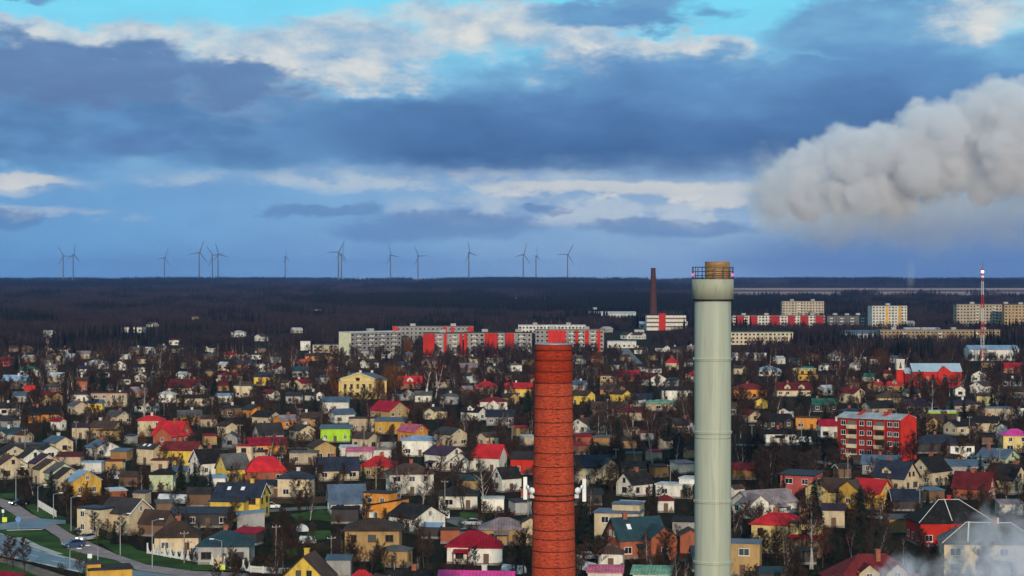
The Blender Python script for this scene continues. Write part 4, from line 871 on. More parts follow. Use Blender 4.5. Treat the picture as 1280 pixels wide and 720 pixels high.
hall(165, 410, 26, 5, 20, 'pale', 'mauve', 'white flat works building in the far trees', 'white works building', kind='f', rise=0, d=1900)
# boiler house with far brick chimney
def boiler():
    d = 2000.0; s = FPX / d; p = Vector(((832 - 640) / FPX * d, d, 0))
    root = empty('boiler_house', p); tag(root, 'white and red banded boiler house below the far chimney', 'boiler house')
    L = 49 / s; H = 15.0
    mb = MB(); mb.box(-L/2, L/2, -10, 10, 0, H); mb.build('wall', WALL['white'], root)
    for z in (3, 7.2, 11.2):
        mb = MB(); mb.box(-L/2 - .1, L/2 + .1, -10.15, -10.002, z, z + 1.5); mb.build('window_band', WALL['brown'], root)
    mb = MB(); mb.box(-L*.19, -L*.02, -10.5, -10.16, 0, H + 2); mb.build('stair_tower', WALL['red'], root)
    mb = MB(); mb.box(-L/2 - .3, L/2 + .3, -10.3, 10.3, H + .004, H + .7); mb.build('roof', ROOF['dark'], root)
    for k in range(6):
        mb = MB(); x = (k - .5) * L / 12; mb.tube((x, 2, H + .7), (x, 2, H + 4), .35); mb.build('vent_pipe', M['darkmetal'], root)
    HOUSES.append(dict(o=root, px=832, by=410, w=49, H=16, ref='banded boiler house', label=root['label'], cat='x', rad=20, p=p, L=L, W=20, kind='f', wall='', roof='', small=False))
    OCC.append((p.x, p.y, 26))
    c_ = empty('far_brick_chimney', (p.x - (832 - 818) / s, d + 16, 0)); tag(c_, 'slim dark brick chimney rising above the banded boiler house', 'chimney')
    zt = CAM_H + (348 - 335) / (FPX / (d + 16))
    mb = MB(); mb.lathe([(5.0 * .9, 0), (2.3, zt - 1)], 20); mb.build('shaft', brick_mat('far_chimney_brick', (.10, .036, .03), (.075, .028, .024), (.08, .04, .034), (.04, .02, .018)), c_)
    mb = MB(); mb.lathe([(2.35, zt - 1), (2.6, zt - .6), (2.6, zt)], 20); mb.build('crown', HOOP, c_)
    for z in (zt * .45, zt * .65, zt * .85):
        r = 4.5 + (2.3 - 4.5) * z / (zt - 1); mb = MB(); mb.lathe([(r - .05, z - .3), (r + .12, z - .3), (r + .12, z + .3), (r - .05, z + .3)], 20, caps=False); mb.build('iron_hoop', HOOP, c_)
boiler()
# vent pipes on the low white block: part of it
for k in range(6):
    x = (658 + k * 10.5 - 690) / FPX * 1750; mb = MB(); mb.tube((x, 0, 10.6 + .5), (x, 0, 16), .35)
    ob = [h for h in HOUSES if h.get('ref') == 'low white block with vent pipes'][0]['o']; mb.build('vent_pipe', M['darkmetal'], ob)

# red four-storey apartment block, near enough to build piece by piece
def red_block():
    by = 577; s = ppm(by); p = gp(1098, by); yaw = R(-34); L, D_, fl, fh = 19.5, 11.0, 4, 2.75
    p.y += 7; p.x += .8
    root = empty('red_apartment_block', p, yaw); tag(root, 'bright red four-storey apartment block with cream balconies and pale roof', 'apartment block')
    H = fl * fh + .9; hx, hy = L / 2, D_ / 2
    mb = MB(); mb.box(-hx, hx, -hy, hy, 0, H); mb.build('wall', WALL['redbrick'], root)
    mb = MB(); mb.poly([(hx+.003, -hy-.1, .2), (hx+.12, -hy-.1, .2), (hx+.12, hy+.1, .2), (hx+.003, hy+.1, .2), (hx+.003, -hy-.1, H), (hx+.12, -hy-.1, H), (hx+.12, hy+.1, H), (hx+.003, hy+.1, H), (hx+.003, 0, H+1.5), (hx+.12, 0, H+1.5)],
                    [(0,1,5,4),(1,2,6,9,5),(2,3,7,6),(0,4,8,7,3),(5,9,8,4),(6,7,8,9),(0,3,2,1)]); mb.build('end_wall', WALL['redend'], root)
    rf = MB(); e = .004
    rf.poly([(-hx-.3,-hy-.5,H+e),(hx,-hy-.5,H+e),(hx,hy+.5,H+e),(-hx-.3,hy+.5,H+e),(-hx-.3,-hy-.5,H+.2),(hx,-hy-.5,H+.2),(hx,hy+.5,H+.2),(-hx-.3,hy+.5,H+.2),(-hx-.3,0,H+1.5),(hx,0,H+1.5)],
            [(0,3,2,1),(0,1,5,4),(1,2,6,9,5),(2,3,7,6),(3,0,4,8,7),(4,5,9,8),(6,7,8,9)]); ro = rf.build('roof', ROOF['pale'], root)
    for x in (-hx * .45, hx * .35):
        mb = MB(); mb.slab([(x-.5,-hy*.55,H+.95),(x+.9,-hy*.55,H+.95),(x+.9,hy*.2,H+2.0),(x-.5,hy*.2,H+2.0)], .5); mb.build('roof_firewall', WALL['red'], ro)
    xs = [(-.80, 'w'), (-.52, 'b'), (-.22, 'w'), (.02, 'w'), (.34, 'b'), (.66, 'w'), (.86, 'w')]
    for lv in range(fl):
        z = .9 + lv * fh
        for u, k in xs:
            x = u * hx
            if k == 'b':
                mb = MB(); mb.box(x-1.5, x+1.5, -hy-1.1, -hy-1.0, z-.05, z+1.0); mb.box(x-1.5, x-1.42, -hy-.998, -hy-.003, z-.05, z+1.0); mb.box(x+1.42, x+1.5, -hy-.998, -hy-.003, z-.05, z+1.0)
                mb.box(x-1.5, x+1.5, -hy-.998, -hy-.003, z-.17, z-.052); mb.build('balcony', WALL['cream'], root)
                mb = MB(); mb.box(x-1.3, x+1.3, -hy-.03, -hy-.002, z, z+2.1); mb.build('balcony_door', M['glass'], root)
            else: add_window(root, x, -hy, z + .75, 0, 1.5, 1.4, 'frame', True)
    for u in (-.66, -.37, .18, .5):
        mb = MB(); mb.box(u*hx-.12, u*hx+.12, -hy-.3, -hy-.002, .2, H-.1); mb.build('pilaster', WALL['red'], root)
    mb = MB(); mb.box(-hx-.06, hx-.002, -hy-.06, hy+.06, -.05, .19); mb.build('plinth', M['plinth'], root)
    HOUSES.append(dict(o=root, px=1098, by=by, w=97, H=H+1.5, ref='red apartment block', label=root['label'], cat='x', rad=11, p=p, L=L, W=D_, kind='g', wall='red', roof='pale', small=False))
    OCC.append((p.x, p.y, 12))
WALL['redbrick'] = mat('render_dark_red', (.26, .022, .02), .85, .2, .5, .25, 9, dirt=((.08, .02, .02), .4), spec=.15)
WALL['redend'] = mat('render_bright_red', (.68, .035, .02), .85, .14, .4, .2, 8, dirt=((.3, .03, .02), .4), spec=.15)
red_block()

# yellow neoclassical mansion
def mansion():
    by = 499; s = ppm(by); p = gp(452, by); L, D_, H = 20.6, 13.0, 8.0; p.y += D_ / 2
    root = empty('yellow_mansion', p, R(4)); tag(root, 'yellow columned mansion with a pediment and blue roof', 'mansion')
    wm = WALL['gold2']; hx, hy = L / 2, D_ / 2
    mb = MB(); mb.box(-hx, hx, -hy, hy, 0, H); mb.build('wall', wm, root)
    body(root, L + .02, D_ + .02, H, 'h', wm, ROOF['blue'], 3.0, z0=H - .3, ov=.5)
    # portico block with pediment
    x0, x1, yf = -hx + 1.0, hx - 5.2, -hy - 1.4
    mb = MB(); mb.box(x0, x1, yf, -hy - .003, 0, H); mb.build('portico_wall', wm, root)
    mb = MB(); mb.box(x0 - .3, x1 + .3, yf - .5, -hy - .2, H + .003, H + .5); mb.build('entablature', M['cornice'], root)
    xc = (x0 + x1) / 2; mb = MB()
    mb.poly([(x0-.3,yf-.5,H+.503),(x1+.3,yf-.5,H+.503),(xc,yf-.5,H+2.9),(x0-.3,0,H+.503),(x1+.3,0,H+.503),(xc,0,H+2.9)], [(0,1,2),(5,4,3),(0,3,4,1),(1,4,5,2),(2,5,3,0)]); pd = mb.build('pediment', wm, root)
    mb = MB()
    for a, b in (((x0-.5, H+.55), (xc, H+3.05)), ((x1+.5, H+.55), (xc, H+3.05))):
        mb.poly([(a[0],yf-.75,a[1]),(b[0],yf-.75,b[1]),(b[0],yf-.75,b[1]+.3),(a[0],yf-.75,a[1]+.3),(a[0],0,a[1]),(b[0],0,b[1]),(b[0],0,b[1]+.3),(a[0],0,a[1]+.3)], [(0,1,2,3),(7,6,5,4),(3,2,6,7),(0,4,5,1)])
    mb.build('raking_cornice', M['cornice'], pd)
    mb = MB(); mb.lathe([(1.0, 0), (1.0, .08)], 16); lun = mb.build('lunette', M['glass'], pd); lun.location = (xc, yf - .5, H + .7); lun.rotation_euler = (R(90), 0, 0); lun.scale = (1, .75, 1)
    for k in range(6):
        x = x0 + .5 + (x1 - x0 - 1.0) * k / 5; mb = MB(); mb.lathe([(.36, 3.6), (.32, H - .3), (.42, H)], 12); mb.build('column', M['cornice'], root).location = (x, yf - .32, 0)
        if k < 5:
            xm = x + (x1 - x0 - 1.0) / 10
            add_window(root, xm, yf, 4.6, 0, 1.1, 2.0, 'brownframe', False); add_window(root, xm, yf, 1.0, 0, 1.1, 1.9, 'brownframe', False)
    for x in (hx - 3.4, hx - 1.4):
        add_window(root, x, -hy, 4.6, 0, 1.0, 2.0, 'brownframe', False); add_window(root, x, -hy, 1.0, 0, 1.0, 1.9, 'brownframe', False)
    for x in (-6, -1, 4): mb = MB(); mb.box(x-.5, x+.5, 1.0, 1.9, H + 1.2, H + 4.0); mb.build('chimney_stack', M['chimw'], root)
    mb = MB(); mb.box(x0 - .1, x1 + .1, yf - .7, yf - .003, 3.2, 3.58); mb.build('balcony_slab', M['cornice'], root)
    HOUSES.append(dict(o=root, px=452, by=by, w=60, H=11, ref='yellow mansion', label=root['label'], cat='x', rad=13, p=p, L=L, W=D_, kind='h', wall='', roof='', small=False)); OCC.append((p.x, p.y, 14))
M['cornice'] = mat('cream_stone_trim', (.66, .55, .33), .8, .12)
WALL['gold2'] = mat('mansion_yellow_render', (.64, .46, .15), .85, .14, .4, .2, 8, dirt=((.25, .17, .07), .35))
mansion()

# red church with a square tower
def church():
    by = 486; s = ppm(by); p = gp(1172, by); p.y += 6
    root = empty('red_church', p, 0); tag(root, 'red church with pale roof and square tower topped by grey', 'church')
    L, D_, H = 23.0, 11.0, 8.2; hx, hy = L / 2, D_ / 2
    body(root, L, D_, H, 'g', WALL['red'], ROOF['ice'], 3.4, ov=.3)
    mb = MB(); mb.box(-hx - 3.4, -hx - .003, -hy + .8, hy - .8, 0, 7.2); mb.build('annex_wall', WALL['red'], root)
    mb = MB(); mb.slab([(-hx-3.7,-hy+.5,7.3),(-hx-.01,-hy+.5,7.3),(-hx-.01,0,9.6),(-hx-3.7,0,9.6)], .15); mb.slab([(-hx-3.7,0,9.6),(-hx-.01,0,9.6),(-hx-.01,hy-.5,7.3),(-hx-3.7,hy-.5,7.3)], .15); mb.build('annex_roof', ROOF['ice'], root)
    xg = 3.2; mb = MB()
    mb.poly([(xg-3,-hy-1.0,0),(xg+3,-hy-1.0,0),(xg+3,-hy-1.0,H),(xg,-hy-1.0,H+2.4),(xg-3,-hy-1.0,H),(xg-3,-.5,0),(xg+3,-.5,0),(xg+3,-.5,H),(xg,-.5,H+2.4),(xg-3,-.5,H)], [(0,1,2,3,4),(9,8,7,6,5),(1,6,7,2),(2,7,8,3),(3,8,9,4),(4,9,5,0)]); mb.build('cross_gable', WALL['red'], root)
    tx = -hx - 5.2; mb = MB(); mb.box(tx - 1.9, tx + 1.9, -2.2, 1.6, 0, 8.8); mb.build('tower', WALL['red'], root)
    mb = MB(); mb.box(tx - 1.9, tx + 1.9, -2.2, 1.6, 8.803, 13.4); tw = mb.build('belfry', WALL['pale'], root)
    mb = MB(); mb.poly([(tx-.75,-2.23,9.4),(tx+.75,-2.23,9.4),(tx+.3,-2.23,11.4),(tx,-2.23,12.7),(tx-.3,-2.23,11.4),(tx-.75,-2.203,9.4),(tx+.75,-2.203,9.4),(tx+.3,-2.203,11.4),(tx,-2.203,12.7),(tx-.3,-2.203,11.4)], [(0,1,2,3,4),(9,8,7,6,5),(0,5,6,1),(1,6,7,2),(2,7,8,3),(3,8,9,4),(4,9,5,0)]); mb.build('bell_opening', M['black'], tw)
    mb = MB(); mb.box(tx - 2.1, tx + 2.1, -2.4, 1.8, 13.403, 13.7); mb.build('tower_cap', M['metal'], tw)
    for k in range(5): add_window(root, -hx + 2.5 + k * 4.5 + (.0), -hy, 3.0, 0, 1.1, 2.6, 'frame', False) if abs(-hx + 2.5 + k * 4.5 - xg) > 3.6 else None
    add_window(root, xg, -hy - 1.0, 3.2, 0, 1.5, 2.6, 'frame', False)
    HOUSES.append(dict(o=root, px=1170, by=by, w=64, H=12, ref='red church', label=root['label'], cat='x', rad=15, p=p, L=L, W=D_, kind='g', wall='', roof='', small=False)); OCC.append((p.x, p.y, 13)); OCC.append((p.x - 14, p.y, 6))
ROOF['ice'] = mat('roofing_ice', (.36, .46, .55), .5, .1, .35, seams=.7)
church()

# white flashing lines on the roof of the red house
def ridge_flashing():
    h = [q for q in HOUSES if q.get('ref') == 'red house under a white-edged black roof'][0]
    L, W_ = h['L'], h['W']; H = 5.0 * .9; rise = 5.2 * .74; hx, hy = L / 2, W_ / 2; ov = .45; rx = max(hx - hy * .95, .02); X, Y = hx + ov, hy + ov; th = .16
    ro = [c_ for c_ in h['o'].children if c_.name.startswith('roof')][0]
    A = dict(a=(-X, -Y, H + th + .06), b=(X, -Y, H + th + .06), l=(-rx, 0, H + rise + th + .06), r=(rx, 0, H + rise + th + .06), d=(X, Y, H + th + .06))
    for p_, q_ in (('a', 'l'), ('b', 'r'), ('l', 'r'), ('d', 'r')):
        mb = MB(); mb.tube(A[p_], A[q_], .065, .065, 4); mb.build('ridge_flashing', M['trim'], ro)
    mb = MB(); mb.tube((-rx + 1.2, 0, H + rise + .3), (-rx + 1.2, -Y * .92, H + .55), .1, .1, 4); mb.build('roof_ladder', M['trim'], ro)
    h = [q for q in HOUSES if q.get('ref') == 'big cream house behind the steam'][0]
    L, W_ = h['L'], h['W']; H = 6.2 * .9; rise = 4.2 * .74; hx, hy = L / 2, W_ / 2; rx = max(hx - hy * .95, .02); X, Y = hx + ov, hy + ov
    ro = [c_ for c_ in h['o'].children if c_.name.startswith('roof')][0]
    A = dict(a=(-X, -Y, H + th + .06), b=(X, -Y, H + th + .06), l=(-rx, 0, H + rise + th + .06), r=(rx, 0, H + rise + th + .06))
    for p_, q_ in (('a', 'l'), ('b', 'r'), ('l', 'r')):
        mb = MB(); mb.tube(A[p_], A[q_], .065, .065, 4); mb.build('ridge_flashing', M['trim'], ro)
    mb = MB(); mb.tube((-rx + .5, 0, H + rise + .3), (-rx - .2, -Y * .92, H + .55), .14, .14, 4); mb.build('roof_ladder', M['trim'], ro)
ridge_flashing()

# small outbuildings and further houses in the gaps
EXTRA_W = ['cream', 'white', 'cream', 'white', 'beige', 'tan', 'grey', 'pale', 'wood', 'brick', 'brown']
EXTRA_R = ['dark', 'black', 'brown', 'black', 'dark', 'maroon', 'grey', 'blue', 'navy', 'pale', 'crimson', 'mauve', 'teal']
def free_px(x, y, w_, h_):
    for h in HOUSES:
        hp = h['H'] * ppm(h['by']) + 4
        if abs(h['px'] - x) < (h['w'] + w_) * .46 and not (y - h_ > h['by'] - 1 or y < h['by'] - hp * .7): return False
    p = gp(x, y)
    if any(in_poly(p.x, p.y, P) for P in POLYS): return False
    return not (670 < x < 716 and y > 440) and not (866 < x < 918)
nx_ = 0
for k in range(5000):
    if nx_ >= 140: break
    y = 440 + 235 * rnd.random() ** 1.9; x = rnd.uniform(-10, 1290); s = ppm(y)
    if y < 449 and x < 330 and rnd.random() < .7: continue
    if y < 450 and (330 < x < 775 or x > 900): continue
    if 1130 < x < 1210 and y < 500: continue
    if 905 < x < 1045 and 552 < y < 615: continue
    if x < 135 and y > 596: continue
    if 335 < x < 430 and 625 < y < 700: continue
    L_ = rnd.uniform(6.5, 11) if y < 545 else rnd.uniform(4, 7); w_ = L_ * s; hgt = rnd.uniform(3, 4) if y < 545 else rnd.uniform(2.3, 2.8)
    if not free_px(x, y, w_, hgt * s * 1.4): continue
    if y < 545: house(x, y, w_, rnd.choice('gggh'), rnd.uniform(-60, 60), hgt, rnd.choice(EXTRA_W), rnd.choice(EXTRA_R))
    else: house(x, y, w_, rnd.choice('gss'), rnd.uniform(-40, 40), hgt, rnd.choice(EXTRA_W[4:]), rnd.choice(EXTRA_R), dict(name='shed', cat='shed', nowin=1, ch=0))
    nx_ += 1

# little houses scattered in the far woods
for k in range(17):
    x = rnd.choice((rnd.uniform(0, 400), rnd.uniform(0, 400), rnd.uniform(740, 800), rnd.uniform(1050, 1190))); y = rnd.uniform(388, 432)
    if not free_px(x, y, 8, 4): continue
    house(x, y, rnd.uniform(9, 14) * ppm(y), rnd.choice('ggh'), rnd.uniform(-60, 60), rnd.uniform(3.2, 4.5), rnd.choice(('white', 'white', 'cream', 'pale', 'beige')), rnd.choice(('pale', 'dark', 'brown', 'maroon')), dict(ch=0))

# ------------------------------------------------------------------ trees
def rv(rg, s=1.0): return Vector((rg.uniform(-1, 1), rg.uniform(-1, 1), rg.uniform(-1, 1))) * s
def quadstrip(mb, a, b, w0, w1, rg):
    d = (b - a); u = d.cross(rv(rg)).normalized()
    mb.face([a - u * w0, a + u * w0, b + u * w1, b - u * w1])
def bare_tree(seed, h=11.0, spread=.42, up=.75, limbs=13, mt='twig', bk='bark', tw=.042, multi=1):
    rg = random.Random(seed); tr = MB(); cr = MB()
    for s_ in range(multi):
        p = Vector((rg.uniform(-.3, .3) * (multi - 1), rg.uniform(-.3, .3) * (multi - 1), 0)); r0 = .016 * h / math.sqrt(multi); pts = [p.copy()]
        d = Vector((rg.uniform(-.12, .12), rg.uniform(-.12, .12), 1)) + rv(rg, .25 * (multi - 1)); n_ = 7
        for k in range(n_):
            d = (d + rv(rg, .12)); d.z = max(d.z, .6); d.normalize(); p = p + d * h * .93 / n_; pts.append(p.copy())
        for k in range(n_): tr.tube(pts[k], pts[k+1], r0 * (1 - k / n_) + .012, r0 * (1 - (k + 1) / n_) + .012, 5)
        for k in range(limbs // multi + 1):
            t = .22 + .72 * (k + rg.random()) / (limbs // multi + 1); i = min(int(t * n_), n_ - 1); a = pts[i].lerp(pts[i+1], t * n_ - i)
            ang = k * 2.4 + rg.uniform(-.5, .5); ln = h * spread * (1.05 - .72 * t) * rg.uniform(.75, 1.2)
            d = Vector((math.cos(ang), math.sin(ang), up + rg.uniform(-.15, .35))).normalized(); q = a; m_ = 4; lp = [q]
            for j in range(m_):
                d = (d + rv(rg, .18) + Vector((0, 0, .08))).normalized(); q = q + d * ln / m_; lp.append(q)
            rr_ = r0 * .45 * (1 - .6 * t)
            for j in range(m_): tr.tube(lp[j], lp[j+1], rr_ * (1 - j / m_) + .008, rr_ * (1 - (j + 1) / m_) + .006, 3)
            for b in range(7):
                tt = .2 + .8 * (b + rg.random()) / 7; jj = min(int(tt * m_), m_ - 1); a2 = lp[jj].lerp(lp[jj+1], tt * m_ - jj)
                d2 = (d * .6 + rv(rg, .9) + Vector((0, 0, .35))).normalized(); l2 = ln * rg.uniform(.25, .45) * (1.1 - .4 * tt); b2 = a2 + d2 * l2
                quadstrip(cr, a2, b2, .022, .012, rg)
                for w_ in range(12):
                    a3 = a2.lerp(b2, rg.uniform(.15, 1)); d3 = (d2 * .7 + rv(rg, .85) + Vector((0, 0, .25))).normalized()
                    quadstrip(cr, a3, a3 + d3 * rg.uniform(.5, 1.25) * (h / 11), tw, .008, rg)
    return tr.mesh('trunk', M[bk]), cr.mesh('crown', M[mt])
def conifer(seed, h=12.0, wd=.2, mt='needle'):
    rg = random.Random(seed); tr = MB(); cr = MB(); tr.tube((0, 0, 0), (0, 0, h * .97), .018 * h, .02, 6)
    n_ = 34
    for k in range(n_):
        t = .06 + .92 * k / n_; z = h * t; rad = h * wd * (1 - t) ** .8 + .15
        for j in range(int(9 + 8 * (1 - t))):
            a = rg.uniform(0, 6.28); r_ = rad * rg.uniform(.65, 1.12); d = Vector((math.cos(a), math.sin(a), 0)); base = Vector((0, 0, z + rg.uniform(-.2, .2)))
            tip = base + d * r_ + Vector((0, 0, -r_ * .28)); sd = Vector((-d.y, d.x, 0))
            for q in range(5):
                f0 = .12 + q * .17; c0 = base.lerp(tip, f0); c1 = base.lerp(tip, min(f0 + .34, 1.06)); w_ = r_ * (.3 - .035 * q) + .1
                cr.face([c0, c0.lerp(c1, .6) + sd * w_ * rg.uniform(.7, 1.2) + Vector((0, 0, rg.uniform(-.18, .02))), c1, c0.lerp(c1, .6) - sd * w_ * rg.uniform(.7, 1.2) + Vector((0, 0, rg.uniform(-.18, .02)))])
    return tr.mesh('trunk', M['bark']), cr.mesh('crown', M[mt])
def bushy(seed, rx, rz, n_, mt, leaf=.22, stem=True, drop=0.0):
    rg = random.Random(seed); tr = MB(); cr = MB()
    lobes = [(Vector((rg.uniform(-.55, .55) * rx, rg.uniform(-.55, .55) * rx, rz * rg.uniform(.35, .75))), rg.uniform(.35, .6)) for _ in range(7)]
    for c0, r_ in lobes: tr.tube((0, 0, 0), c0, .05 * rx / 1.5, .02, 4)
    for k in range(n_):
        c0, r_ = rg.choice(lobes); d = rv(rg); 
        if d.length < .01: continue
        d = d.normalized() * rg.uniform(.45, 1.0) ** .6; p = c0 + Vector((d.x * rx * r_, d.y * rx * r_, d.z * rz * r_ * .75))
        if p.z < .05: p.z = rg.uniform(.05, .3)
        u = rv(rg).normalized() * leaf * rg.uniform(.6, 1.4); v = rv(rg).normalized() * leaf * rg.uniform(.4, .9)
        if drop: u = Vector((rg.uniform(-.1, .1), rg.uniform(-.1, .1), -1)) * drop * rg.uniform(.5, 1.3); v = rv(rg).normalized() * .05
        cr.face([p, p + u + v * .4, p + u * 1.2 + v, p + v])
    return tr.mesh('stem' if not stem else 'trunk', M['bark']), cr.mesh('crown', M[mt])
KINDS = {}
KINDS['bare'] = [bare_tree(100 + k, 11 + (k % 3), .34 + .05 * (k % 4), .6 + .15 * (k % 3), 13 + k % 3, ('twig', 'twig2', 'twig', 'twigr')[k % 4]) for k in range(8)]
KINDS['birch'] = [bare_tree(200 + k, 13.5, .24 + .03 * k, 1.1, 14, ('twigr', 'twig', 'twig2')[k % 3], 'birch', .022, 1 + k % 2) for k in range(4)]
KINDS['conifer'] = [conifer(300 + k, 12, .21 + .035 * k) for k in range(3)]
KINDS['hedgecone'] = [bushy(330 + k, .9, 3.2, 700, 'hedge', .2) for k in range(2)]
KINDS['amber'] = [bushy(400 + k, 4.0, 10.5, 2600, 'amber', .22, True, .9) for k in range(2)]
KINDS['bush'] = [bushy(500 + k, 1.7, 2.2, 520, ('shrub', 'twig2', 'hedge', 'twigr')[k % 4], .15) for k in range(5)]
KINDS['fruit'] = [bare_tree(600 + k, 5.0, .5, .55, 11, ('twig', 'twig2', 'twigr')[k % 3], 'bark', .026, 1) for k in range(4)]
HT = dict(bare=11.5, birch=13.5, conifer=12, hedgecone=3.2, amber=10.5, bush=2.4, fruit=5.2)
TREES = []
def plant(kind, px, by, hpx=None, h=None, name=None, var=None):
    p = gp(px, by); k = rnd.randrange(len(KINDS[kind])) if var is None else var
    s = (hpx / ppm(by) / HT[kind]) if hpx else (h or HT[kind]) / HT[kind]
    root = empty(name or dict(bare='bare_tree', birch='birch_tree', conifer='spruce_tree', hedgecone='thuja_shrub', amber='willow_tree', bush='bush', fruit='fruit_tree')[kind], p, rnd.uniform(0, 6.28))
    root.scale = (s * rnd.uniform(.9, 1.15),) * 2 + (s,)
    t_, c_ = KINDS[kind][k]; link('trunk' if kind != 'bush' else 'stem', t_, root); link('crown', c_, root)
    TREES.append(dict(o=root, kind=kind, px=px, by=by, h=s * HT[kind], p=p)); OCC.append((p.x, p.y, 1.2))
# trees one can pick out in the photograph
for kind, px, by, hp in [('conifer',1018,668,72),('conifer',1076,650,46),('conifer',732,678,50),('conifer',748,620,24),('conifer',624,508,30),('conifer',660,520,38),('conifer',128,490,28),('conifer',268,496,32),
        ('conifer',1140,512,40),('conifer',1032,532,26),('conifer',1000,512,30),('conifer',1020,512,28),('conifer',362,500,22),('conifer',212,610,36),('conifer',226,612,40),('conifer',394,530,40),('conifer',812,490,24),('conifer',1240,512,28),
        ('conifer',300,520,24),('conifer',20,470,28),('conifer',870,560,30),('conifer',575,520,26),('conifer',448,520,22),('conifer',612,572,26),('conifer',1160,640,26),('conifer',1190,520,24),
        ('amber',491,498,42),('amber',472,500,30),('amber',747,470,32),('amber',508,446,24),('amber',420,498,34),('amber',1105,470,36),('amber',104,634,24),('amber',180,560,22),
        ('birch',180,526,60),('birch',795,580,66),('birch',815,582,72),('birch',605,640,72),('birch',1015,712,96),('birch',528,640,66),('birch',497,632,52),('birch',928,596,44),('birch',960,598,48),('birch',970,600,44),
        ('birch',365,470,40),('birch',340,468,34),('birch',200,470,44),('birch',30,466,40),('birch',60,446,36),('birch',532,500,60),('birch',545,498,52),('birch',1130,470,40),('birch',1165,520,50),('birch',1050,470,40),('birch',1068,468,38),
        ('bare',120,476,40),('bare',30,720,52),('bare',16,712,44),('bare',8,716,40),('bare',1265,700,60),('bare',1230,735,70),('bare',1200,590,40),('bare',318,640,40),('bare',372,635,40),('bare',440,490,44),('bare',428,498,46),
        ('bare',1008,700,80),('bare',945,590,50),('bare',1000,590,46),('bare',655,720,60),('bare',970,712,50),('bare',1080,560,30),('bare',1120,590,40),('bare',1140,590,44),('bare',580,640,50),('bare',880,470,40),('bare',120,540,44),
        ('bush',360,670,12),('bush',450,720,14),('bush',480,672,14),('bush',530,600,12),('bush',1060,690,22),('bush',1090,690,20),('bush',1110,692,18),('bush',455,610,14),('bush',455,604,16),('bush',1170,700,20),('bush',240,702,12),
        ('hedgecone',630,560,14),('hedgecone',745,612,14),('hedgecone',752,613,14),('hedgecone',760,613,14),('hedgecone',768,613,14),('hedgecone',862,624,18),('hedgecone',868,624,18),('hedgecone',858,624,18),('hedgecone',285,712,16),('hedgecone',292,712,17),('hedgecone',299,713,17),('hedgecone',306,713,16)]:
    plant(kind, px, by, hp)
def blocked(x, y, r=.8):
    for (ox, oy, orr) in OCC:
        if (x - ox) ** 2 + (y - oy) ** 2 < (orr + r) ** 2: return True
    return any(in_poly(x, y, P) for P in POLYS)
HB = [(h['px'] - h['w'] / 2, h['px'] + h['w'] / 2, h['by'], h['by'] - h['H'] * (ppm(h['by']) if not (h['cat'] in ('apartment block', 'hall') or h['ref'] == 'banded boiler house') else FPX / h['p'].y)) for h in HOUSES]
KEY = {'yellow mansion', 'red church', 'red apartment block', 'maroon-roofed house with two cream dormers', 'white hall by the mast', 'house under a huge scarlet mansard roof', 'lime green house', 'timbered house with red-edged gable', 'brick house under steep scarlet gables', 'white house beside the red apartment block'}
HB = [b + (3.5 if h.get('ref') in KEY else 1.25 if h.get('ref') else 1.0,) for b, h in zip(HB, HOUSES)]
HB += [(362, 416, 653, 640, 4.0), (384, 416, 676, 664, 3.0), (0, 75, 690, 636, 6.0), (60, 160, 700, 650, 6.0), (130, 170, 700, 684, 4.0), (905, 1035, 558, 552, 3.0)]
def hides(px, by, hp, wp, depth=None):
    """how much of a house standing behind would this tree cover"""
    worst = 0
    for x0, x1, hb, ht, wt in HB:
        if by > hb + .5:
            ox = min(px + wp / 2, x1) - max(px - wp / 2, x0); oy = min(by, hb) - max(by - hp, ht)
            if ox > 0 and oy > 0: worst = max(worst, wt * ox * oy / ((x1 - x0) * (hb - ht) + 1))
    return worst
HB += [(t['px'] - t['h'] * ppm(t['by']) * .2, t['px'] + t['h'] * ppm(t['by']) * .2, t['by'], t['by'] - t['h'] * ppm(t['by']), 1.6) for t in TREES if t['kind'] in ('conifer', 'amber')]
n_t = dict(bare=0, fruit=0, bush=0, birch=0, conifer=0); tries = 0
LIM = dict(bare=110, fruit=60, bush=80, birch=30, conifer=26)
while tries < 9000 and any(n_t[k] < LIM[k] for k in LIM):
    tries += 1
    kind = rnd.choice([k for k in LIM if n_t[k] < LIM[k]])
    by = 470 + 250 * rnd.random() ** .8; px = rnd.uniform(-10, 1290); h = HT[kind] * rnd.uniform(.5, .9)
    p = gp(px, by)
    if by > 640 and kind != 'bush': h *= .62
    if blocked(p.x, p.y, .6): continue
    hp = h * ppm(by); wp = hp * dict(bare=.6, fruit=.9, bush=1.2, birch=.4, conifer=.35)[kind]
    lim = .14 if kind in ('conifer', 'bush') else .45
    if hides(px, by, hp, wp) > lim: continue
    plant(kind, px, by, None, h); n_t[kind] += 1
